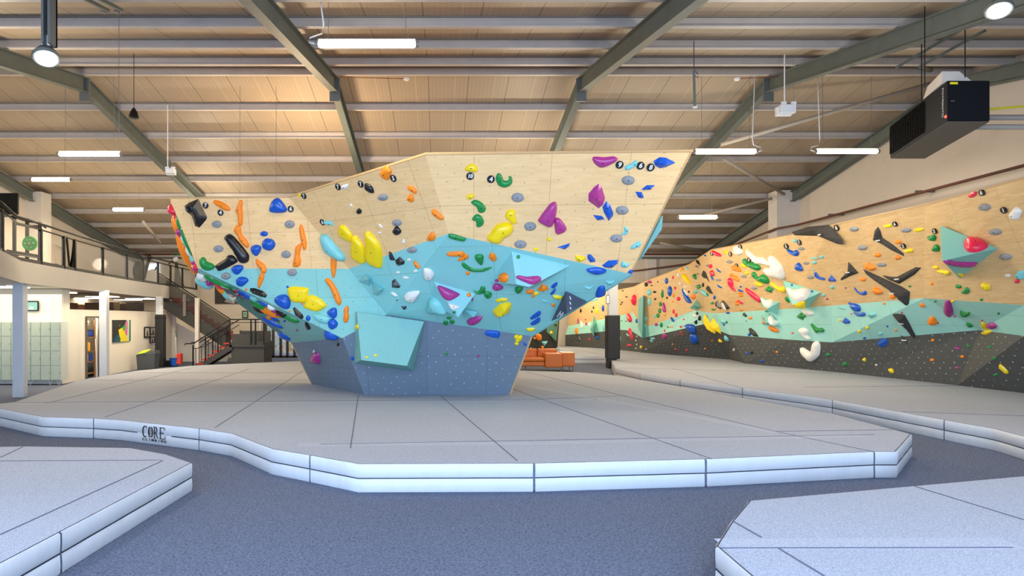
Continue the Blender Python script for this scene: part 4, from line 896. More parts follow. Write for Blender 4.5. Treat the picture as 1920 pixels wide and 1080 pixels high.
# ------------------------------------------------------------------ staircase
sy0, sy1 = 25.4, 26.6
st = thing('staircase', P(400, 685, 25.5), 'dark steel staircase with red treads, half landing and black railings', 'staircase')
M_red = mat('tread_red', (186, 48, 36), .6)
LZ = .96; xs0 = (368 - CX) * sy0 / F; xs1 = (430 - CX) * sy0 / F; nst = 6
for i in range(nst):
    xa = xs0 + (xs1 - xs0) * i / nst; z_ = LZ * (i + .8) / nst; w_ = (xs1 - xs0) / nst
    build('tread', MB().box(xa, sy0 - .01, z_ - .05, xa + w_ + .05, sy1, z_), M_red, st); 
build('stringer', MB().slab([(xs0 - .05, sy0, 0), (xs0 + .35, sy0, 0), (xs1 + .1, sy0, LZ - .30), (xs1 + .1, sy0, LZ - .12), (xs1 - .0, sy0, LZ - .12)], (0, .04, 0)), M_dark, st)
build('stringer', MB().slab([(xs0 - .15, sy1, 0), (xs0 + .25, sy1, 0), (xs1 + .1, sy1, LZ - .22), (xs1 + .1, sy1, LZ), (xs1 - .1, sy1, LZ)], (0, .04, 0)), M_dark, st)
xl1 = (496 - CX) * sy0 / F
build('landing', MB().box(xs1, sy0, LZ - .2, xl1, sy1 + .25, LZ), M_dark, st)
build('under_cladding', MB().box(xs1 + .05, sy0 + .08, 0, xl1 - .05, sy1 + .1, LZ - .2), mat('cladding', (66, 66, 62), .7), st)
build('landing_panel', MB().slab([(xs1 + .0, sy0 + 1.3, LZ), (xl1 - .1, sy0 + 1.3, LZ), (xl1 - .1, sy0 + 1.3, LZ + .42), (xs1 + .1, sy0 + 1.3, LZ + .42), (xs1, sy0 + 1.3, LZ + .45)], (0, .04, 0)), M_dark, st)
build('landing_screen', MB().box(xs1 + .1, sy0 + .02, LZ, xl1 - .25, sy0 + .05, LZ + .32), M_dark, st)
for x_ in (xs1 + .02, xs1 + .42 * 2.05, xl1 - .36, xl1 - .03):
    build('post', MB().box(x_ - .025, sy0 - .02, LZ - .1, x_ + .025, sy0 + .03, LZ + .88), M_black, st)
build('handrail', MB().tube([(xs1, sy0, LZ + .9), (xl1, sy0, LZ + .9), (xl1, sy0 + 1.3, LZ + .9)], .025, 8), M_black, st)
build('mid_rail', MB().tube([(xs1 + .05, sy0, LZ + .78), (xl1 - .05, sy0, LZ + .78)], .015, 8), M_black, st)
# lower flight rails, near and far side
for k, (yy, dx) in enumerate(((sy0 - .02, 0), (sy1 + .05, -.25))):
    hb = (xs0 - .15 + dx, yy, .92)
    build('handrail', MB().tube([(xs0 - .45 + dx, yy, .84), (xs0 - .42 + dx, yy, .9), (xs0 - .1 + dx, yy, .9), (xs1, yy, LZ + .88)], .022, 8), M_black, st)
    build('mid_rail', MB().tube([(xs0 - .1 + dx, yy, .7), (xs0 + .1 + dx, yy, .72), (xs1, yy, LZ + .68)], .015, 8), M_black, st)
    for t_ in (0, .35, .7):
        x_ = xs0 - .12 + dx + (xs1 - xs0 + .1 - dx) * t_; z_ = LZ * t_
        build('post', MB().box(x_ - .022, yy - .022, max(0, z_ - .1), x_ + .022, yy + .022, z_ + .84), M_black, st)
        build('baluster', MB().box(x_ + .1, yy - .012, max(0, z_ - .05), x_ + .12, yy + .012, z_ + .72), M_black, st)
# upper flight rising left to the mezzanine behind
uy0, uy1 = 26.75, 27.9
xu0 = (432 - CX) * uy0 / F; xu1 = (296 - CX) * uy0 / F; zu0, zu1 = LZ, MZ1 - .35
build('stringer', MB().slab([(xu0, uy0, zu0 - .45), (xu0, uy0, zu0 + .1), (xu1, uy0, zu1 + .1), (xu1, uy0, zu1 - .45)], (0, .05, 0)), M_dark, st)
M_smoke, N_, L_3, B_3 = nodes('smoked_screen'); B_3.inputs['Base Color'].default_value = (.03, .03, .028, 1); B_3.inputs['Alpha'].default_value = .62; B_3.inputs['Roughness'].default_value = .2
build('smoked_screen', MB().slab([(xu0, uy0, zu0 + .1), (xu0, uy0, zu0 + .85), (xu1, uy0, zu1 + .85), (xu1, uy0, zu1 + .1)], (0, .02, 0)), M_smoke, st)
build('handrail', MB().tube([(xu0, uy0 - .04, zu0 + .92), (xu1, uy0 - .04, zu1 + .92)], .025, 8), M_black, st)
for i in range(11):
    t_ = (i + .5) / 11; x_ = xu0 + (xu1 - xu0) * t_; z_ = zu0 + (zu1 - zu0) * t_ + .1
    build('tread', MB().box(x_ - .16, uy0 + .05, z_, x_ + .16, uy1, z_ + .04), M_red, st); build('riser', MB().box(x_ + .13, uy0 + .05, z_ - .15, x_ + .15, uy1, z_), M_red, st)
build('screen_post', MB().bar((( 346 - CX) * 26.7 / F, 26.7, 2.0), ((346 - CX) * 26.7 / F, 26.7, 2.9), .12, .05), mat('post_steel', (130, 128, 120), .4), st)
build('support_post', MB().box((366 - CX) * 26.6 / F, 26.55, 0, (373 - CX) * 26.6 / F, 26.7, MZ0), M_plas, st)
tag(build('wall_under_stairs', MB().slab([P(311, 683, 28.15) - Vector((0, 0, .1)), P(345, 683, 28.15) - Vector((0, 0, .1)), P(420, 683, 28.15) - Vector((0, 0, .1)), P(432, 664, 28.15), P(365, 624, 28.15), P(329, 603, 28.15), P(311, 592, 28.15)], (0, .08, 0)), M_plas), kind='structure')
tag(build('wall_stub', MB().box(P(309, 600, 27.6).x, 27.56, 0, P(329, 600, 27.6).x, 27.66, 2.12), M_plas), kind='structure')
# cleaning kit left of the stairs
mb_ = thing('mop_bucket', P(326, 684, 25.2), 'blue and red mop bucket with its wringer at the foot of the stairs', 'bucket'); c = P(327, 690, 25.2); c.z = 0
build('tub', MB().lathe(c, [(.14, .04), (.18, .3), (.2, .34)], 14), mat('bucket_blue', (20, 84, 176), .4), mb_); build('wringer', MB().box(c.x + .1, 25.1, .1, c.x + .28, 25.35, .52), mat('bucket_red', (206, 62, 40), .45), mb_, bevel=.02); build('black_tray', MB().box(c.x - .36, 25.05, .0, c.x - .12, 25.4, .24), M_black, mb_)
c2 = c + Vector((-.05, .3, 0)); tt = build('mop', MB().tube([c2, P(329, 618, 25.5)], .013, 8), M_white); tag(tt, 'white-handled mop leaning on the wall above the bucket', 'mop'); build('grip', MB().tube([P(330.5, 632, 25.5), P(328.5, 618, 25.5)], .02, 8), mat('grip_green', (60, 110, 80), .5), tt)
tt = build('mop', MB().tube([c + Vector((.16, .2, .4)), P(333, 630, 25.5)], .009, 8), M_galv); tag(tt, 'thin grey mop handle rising from the red wringer', 'mop')
cm = P(350, 560, 26.9); t = thing('security_camera', cm, 'small white camera under the mezzanine fascia by the stairs', 'camera'); cm = atpx(350) + Vector((.1, -.1, 2.7))
t.location = cm; build('body', MB().tube([cm + Vector((-.12, -.1, 0)), cm + Vector((.12, -.05, .03))], .05, 12), M_white, t); build('bracket', MB().tube([cm, cm + Vector((0, .0, .12)), cm + Vector((-.1, .1, .14))], .02, 8), M_white, t)

# ------------------------------------------------------------------ gym on the mezzanine
rk = thing('power_rack', P(50, 480, 20.5), 'black steel gym rack behind the balustrade at far left', 'gym rack')
def mzp(px, Y, z): return Vector(((px - CX) * Y / F, Y, MZ1 + z))
for px_ in (27, 51, 75):
    q = mzp(px_, 20.5, 0); build('upright', MB().box(q.x - .04, q.y - .04, MZ1, q.x + .04, q.y + .04, MZ1 + 2.0 - (px_ - 27) * .006), M_black, rk)
build('crossbar', MB().tube([mzp(0, 20.5, 1.95), mzp(27, 20.5, 1.9), mzp(51, 20.6, 1.78), mzp(75, 20.5, 1.72), mzp(86, 20.5, 1.55)], .035, 8), M_black, rk); build('crossbar', MB().tube([mzp(27, 21, 1.78), mzp(58, 21, 1.66), mzp(75, 20.5, 1.6)], .05, 8), M_black, rk)
build('catch_arm', MB().bar(mzp(27, 20.4, .62), mzp(35, 20.2, .64), .04, .04), M_black, rk)
q = mzp(56, 19.9, .98); t = thing('weight_plate', q, 'green rubber weight plate hung on the black gym rack', 'weight plate'); build('disc', MB().lathe(q, [(.06, -.03), (.16, -.02), (.2, -.035), (.225, -.03), (.225, .03), (.06, .03)], 28, 'y'), mat('plate_green', (14, 122, 40), .5), t); build('hub', MB().lathe(q, [(.05, -.045), (.05, .03)], 14, 'y'), M_steel, t)
mk = MB()
for k in range(6): mk.bar(q + Vector((math.cos(k) * .13, -.034, math.sin(k) * .13)), q + Vector((math.cos(k + .3) * .13, -.034, math.sin(k + .3) * .13)), .02, .004)
build('marking', mk, M_white, t)
t = thing('gym_bench', mzp(45, 18.6, 0), 'long low black gym bench with kit beneath it behind the balustrade', 'bench')
build('pad', MB().slab([mzp(12, 17.4, .45), mzp(76, 19.0, .45), mzp(76, 19.4, .45), mzp(12, 17.8, .45)], (0, 0, .08)), M_black, t); [build('leg', MB().tube([mzp(x_, y_, 0), mzp(x_, y_, .45)], .03, 8), M_black, t) for x_, y_ in ((16, 17.6), (72, 19.1))]
for i, (x_, c_, nm, lab) in enumerate(((22, (205, 205, 205), 'kettlebell', 'white kettlebell under the gym bench'), (33, (190, 190, 186), 'kettlebell', 'second pale kettlebell under the gym bench'), (62, (40, 66, 130), 'kettlebell', 'blue kettlebell under the right end of the gym bench'), (1, (240, 180, 24), 'kettlebell', 'yellow kettlebell at the left edge of the mezzanine'))):
    q = mzp(x_, 18.1 if x_ > 2 else 16.4, 0 if x_ > 2 else .25); t = thing(nm, q, lab, 'kettlebell'); m_ = mat('kb_%d' % i, c_, .5)
    build('bell', MB().lathe(q, [(.05, 0), (.1, .05), (.11, .1), (.08, .17), (.03, .19)], 14), m_, t, smooth=True); build('handle', MB().tube([q + Vector((-.05, 0, .17)), q + Vector((-.06, 0, .25)), q + Vector((.06, 0, .25)), q + Vector((.05, 0, .17))], .014, 8), m_, t)
q = mzp(1, 16.3, 0); t = build('plinth_box', MB().box(q.x - .2, 16.2, MZ1, q.x + .2, 16.5, MZ1 + .25), M_black); tag(t, 'low black box under the yellow kettlebell', 'box')
t = thing('suspension_trainer', mzp(133, 20, 0), 'black V-shaped strap trainer frame behind the balustrade', 'gym equipment')
for a_, b_ in (((125, 1.2), (131, .1)), ((141, 1.1), (131, .1)), ((139, 1.1), (133, .1))): build('strap', MB().bar(mzp(a_[0], 20, a_[1]), mzp(b_[0], 20, b_[1]), .06, .03), M_black, t)
build('green_handle', MB().tube([mzp(130, 20, .1), mzp(130, 20, .28)], .02, 8), mat('lime', (190, 220, 40), .5), t)
t = thing('wall_mounted_bar', mzp(112, 23.5, 0), 'bent grey pull bar frame on the left gable wall of the gym', 'gym equipment'); build('bar', MB().tube([mzp(107, 24, .1), mzp(101, 23, 1.3), mzp(120, 25, 1.35), mzp(113, 25.5, .1)], .03, 8), M_brace, t)
t = thing('plyo_bench', mzp(98, 18.9, 0), 'small black step bar on the mezzanine edge beside the strap trainer', 'gym equipment'); build('beam', MB().bar(mzp(86, 18.7, .22), mzp(106, 19.3, .26), .1, .07), M_black, t); build('foot', MB().box(mzp(88, 18.8, 0).x - .04, 18.76, MZ1, mzp(88, 18.8, 0).x + .04, 18.84, MZ1 + .2), M_black, t)
t = thing('television', Vector((XL + .05, 19.5, 6.0)), 'black wall television high on the left gable wall', 'television')
a = P(-30, 360, 17.6); build('screen', MB().box(a.x, 17.6, EZ + (597 - 402) * 17.6 / F, P(33, 360, 17.6).x, 17.66, EZ + (597 - 362) * 17.6 / F), M_black, t); t.location = (a.x + .4, 17.6, EZ + (597 - 402) * 17.6 / F)
for ch in t.children: ch.data.transform(Matrix.Translation(Vector((XL + .05, 19.5, 6.0)) - Vector(t.location)))
build('mount_arm', MB().bar(Vector((XL, 17.8, 5.1)), Vector((a.x + .3, 17.66, 5.1)), .06, .06), M_black, t)
# far gym window, door and machines
tag(build('window_2', MB().box(P(277, 500, 30.9).x, YB - .06, EZ + (597 - 529) * 30.9 / F, P(298, 500, 30.9).x, YB - .02, EZ + (597 - 494) * 30.9 / F), mat('daylit_window', (196, 206, 226), .4, emit=1.6)), kind='structure')
tag(build('door_2', MB().box(P(244, 500, 30.9).x, YB - .07, MZ1, P(258, 500, 30.9).x, YB - .02, MZ1 + 2.0), mat('door_wood', (140, 98, 56), .6)), kind='structure')
tm = thing('exercise_bike', mzp(263, 27, 0), 'black exercise machine with round drum in front of the gym window', 'exercise machine')
build('drum', MB().lathe(mzp(262, 27, .62), [(.38, -.12), (.45, -.08), (.45, .08), (.38, .12)], 24, 'x'), M_black, tm, smooth=True); build('frame', MB().bar(mzp(266, 27, .1), mzp(279, 27, 1.1), .08, .1), M_black, tm); build('console', MB().bar(mzp(277, 27, 1.2), mzp(283, 27, 1.25), .06, .2), M_black, tm); build('base', MB().bar(mzp(258, 27, .05), mzp(285, 27, .05), .5, .08), M_galv, tm)
tm = thing('rowing_machine', mzp(292, 28.5, 0), 'white and black exercise machine silhouetted against the gym window', 'exercise machine')
build('wheel_cover', MB().lathe(mzp(287, 28.5, .5), [(.3, -.06), (.34, 0), (.3, .06)], 20, 'y'), M_white, tm); build('rail', MB().bar(mzp(278, 28.5, .2), mzp(298, 28.5, .3), .08, .08), M_black, tm); build('arm', MB().bar(mzp(280, 28.5, .25), mzp(294, 28.5, .95), .06, .06), M_black, tm)
tm = thing('cross_trainer', mzp(331, 29, 0), 'dark cross trainer with white console near the mezzanine end', 'exercise machine')
build('column', MB().add([mzp(325, 29, 0), mzp(342, 29, 0), mzp(334, 29, .55), mzp(331, 29, 1.2), mzp(328, 29, 1.2), mzp(327, 29, .55)] + [mzp(325, 29, 0) + Vector((0, .4, 0)), mzp(342, 29, 0) + Vector((0, .4, 0)), mzp(334, 29, .55) + Vector((0, .3, 0)), mzp(331, 29, 1.2) + Vector((0, .1, 0)), mzp(328, 29, 1.2) + Vector((0, .1, 0)), mzp(327, 29, .55) + Vector((0, .3, 0))],
      [(0, 1, 2, 3, 4, 5), (11, 10, 9, 8, 7, 6)] + [(i, 6 + i, 6 + (i + 1) % 6, (i + 1) % 6) for i in range(6)]), M_dark, tm)
build('console', MB().bar(mzp(326, 28.9, 1.3), mzp(333, 28.9, 1.35), .06, .16), M_white, tm); build('handle', MB().tube([mzp(316, 28.9, 1.1), mzp(322, 28.9, 1.25), mzp(328, 28.9, 1.15)], .025, 8), M_black, tm); build('green_bar', MB().tube([mzp(327, 28.8, 1.5), mzp(344, 28.8, 1.55)], .03, 8), mat('plate_green', (14, 122, 40), .5), tm)

# ------------------------------------------------------------------ glazed shopfront at the back, behind the boulder
wx0, wx1 = -8.75, -5.2
tag(build('window_1', MB().box(wx0, YB + .08, 0, wx1, YB + .1, 3.05), M_glass), kind='structure')
mb = MB()
for k, px_ in enumerate((498, 512, 526, 538.5, 552, 566, 580, 594)):
    x_ = (px_ - CX) * YB / F; mb.box(x_ - .05, YB - .02, 0, x_ + .05, YB + .14, 3.05)
mb.box(wx0, YB - .02, 2.55, wx1, YB + .14, 2.65); mb.box(wx0, YB - .02, 0, wx1, YB + .14, .1)
tag(build('window_1_frame', mb, mat('mullion', (52, 40, 30), .6)), kind='structure')
mp_, N_, L_4, B_4 = nodes('view_outside'); tc_ = N_.new('ShaderNodeTexCoord'); vo2 = N_.new('ShaderNodeTexNoise'); vo2.inputs['Scale'].default_value = 1.7; vo2.inputs['Detail'].default_value = 4
L_4.new(tc_.outputs['Object'], vo2.inputs['Vector']); cr2 = N_.new('ShaderNodeValToRGB'); el = cr2.color_ramp.elements; el[0].position = .3; el[0].color = lin((84, 104, 70)); el[1].position = .72; el[1].color = lin((210, 196, 150))
for p_, c_ in ((.42, (150, 160, 140)), (.5, (186, 190, 196)), (.58, (196, 140, 70)), (.65, (120, 128, 96))): e2 = el.new(p_); e2.color = lin(c_)
L_4.new(vo2.outputs[0], cr2.inputs[0]); L_4.new(cr2.outputs[0], B_4.inputs['Base Color'])
bulb('outside_view_fill', (-6.8, 33.2, 2.6), 260, (.85, .92, 1.0), .6)  # added point light that brightens the panel behind the glazing
tag(build('wall_outside', MB().box(-11, 35, 0, -2, 35.1, 4), mp_), kind='structure')

# ------------------------------------------------------------------ pillar, sofa and back area
cpx = 1149; c = P(cpx, 690, 24.4)
t = thing('steel_pillar', (c.x, 24.4, 0), 'pale steel pillar rising behind the right tip of the boulder', 'pillar'); build('shaft', MB().box(c.x - .17, 24.3, 0, c.x + .17, 24.6, roofz(24.4, -.2)), M_colm, t)
t = thing('pillar_pad', (c.x, 24.3, 0), 'tall black crash padding around the pale pillar beside the sofa', 'pillar padding'); build('cover', MB().box(c.x - .235, 24.22, .36, c.x + .235, 24.68, 2.02), M_pads, t, bevel=.025); build('base_sleeve', MB().box(c.x - .2, 24.24, 0, c.x + .1, 24.66, .36), M_pads, t)
t = thing('exit_notice', P(1140, 563, 24.1), 'small white notice in a black frame on the pillar by the blue hold', 'notice'); build('frame', MB().box(c.x - .31, 24.2, 2.45, c.x - .18, 24.22, 2.78), M_black, t); build('sheet', MB().box(c.x - .295, 24.19, 2.47, c.x - .195, 24.2, 2.76), M_white, t)
# tan leather sofa: seat runs left, big right arm, second module behind the arm
M_lea = mat('tan_leather', (196, 106, 24), .42, bump=.15, bscale=25, var=.12)
sf = thing('leather_sofa', P(1010, 697, 22.6), 'tan button-back leather corner sofa on slim legs right of the boulder base', 'sofa')
sy = 22.8; X = lambda px_: (px_ - CX) * sy / F
def rb(nm, x0, y0, z0, x1, y1, z1, parent=sf, bv=.03): return build(nm, MB().box(x0, y0, z0, x1, y1, z1), M_lea, parent, bevel=bv)
rb('seat_base', X(930), sy - .1, .2, X(1021), sy + .75, .36); 
for a_, b_ in ((930, 975), (976, 1021)): rb('seat_cushion', X(a_), sy - .12, .36, X(b_), sy + .55, .5, bv=.05)
for a_, b_ in ((930, 972), (973, 1011), (1012, 1050)):
    bc_ = rb('back_cushion', X(a_), sy + .5, .46, X(b_), sy + .72, .80, bv=.05)
    for u_ in range(4):
        for v_i in (.56, .69):
            x_ = X(a_) + (X(b_) - X(a_)) * (u_ + .5) / 4; build('button', MB().lathe((x_, sy + .495, v_i), [(.02, .0), (.014, -.012)], 8, 'y'), mat('button_brown', (150, 80, 26), .5), bc_)
rb('armrest', X(1021), sy - .15, .16, X(1053), sy + .75, .66); rb('side_module', X(1053.5), sy + .0, .18, X(1078), sy + .75, .68)
for x_, y_ in ((X(1021) + .05, sy - .08), (X(1050), sy - .08), (X(1056), sy + .05), (X(1075), sy + .1), (X(985), sy), (X(1075), sy + .7), (X(940), sy)): build('leg', MB().tube([(x_, y_, 0), (x_, y_, .2)], .016, 8), M_steel, sf)
tag(build('wall_back_corner', MB().box(4.25, 30.6, MH, 4.5, 31.0, 3.3), M_plas), kind='structure')

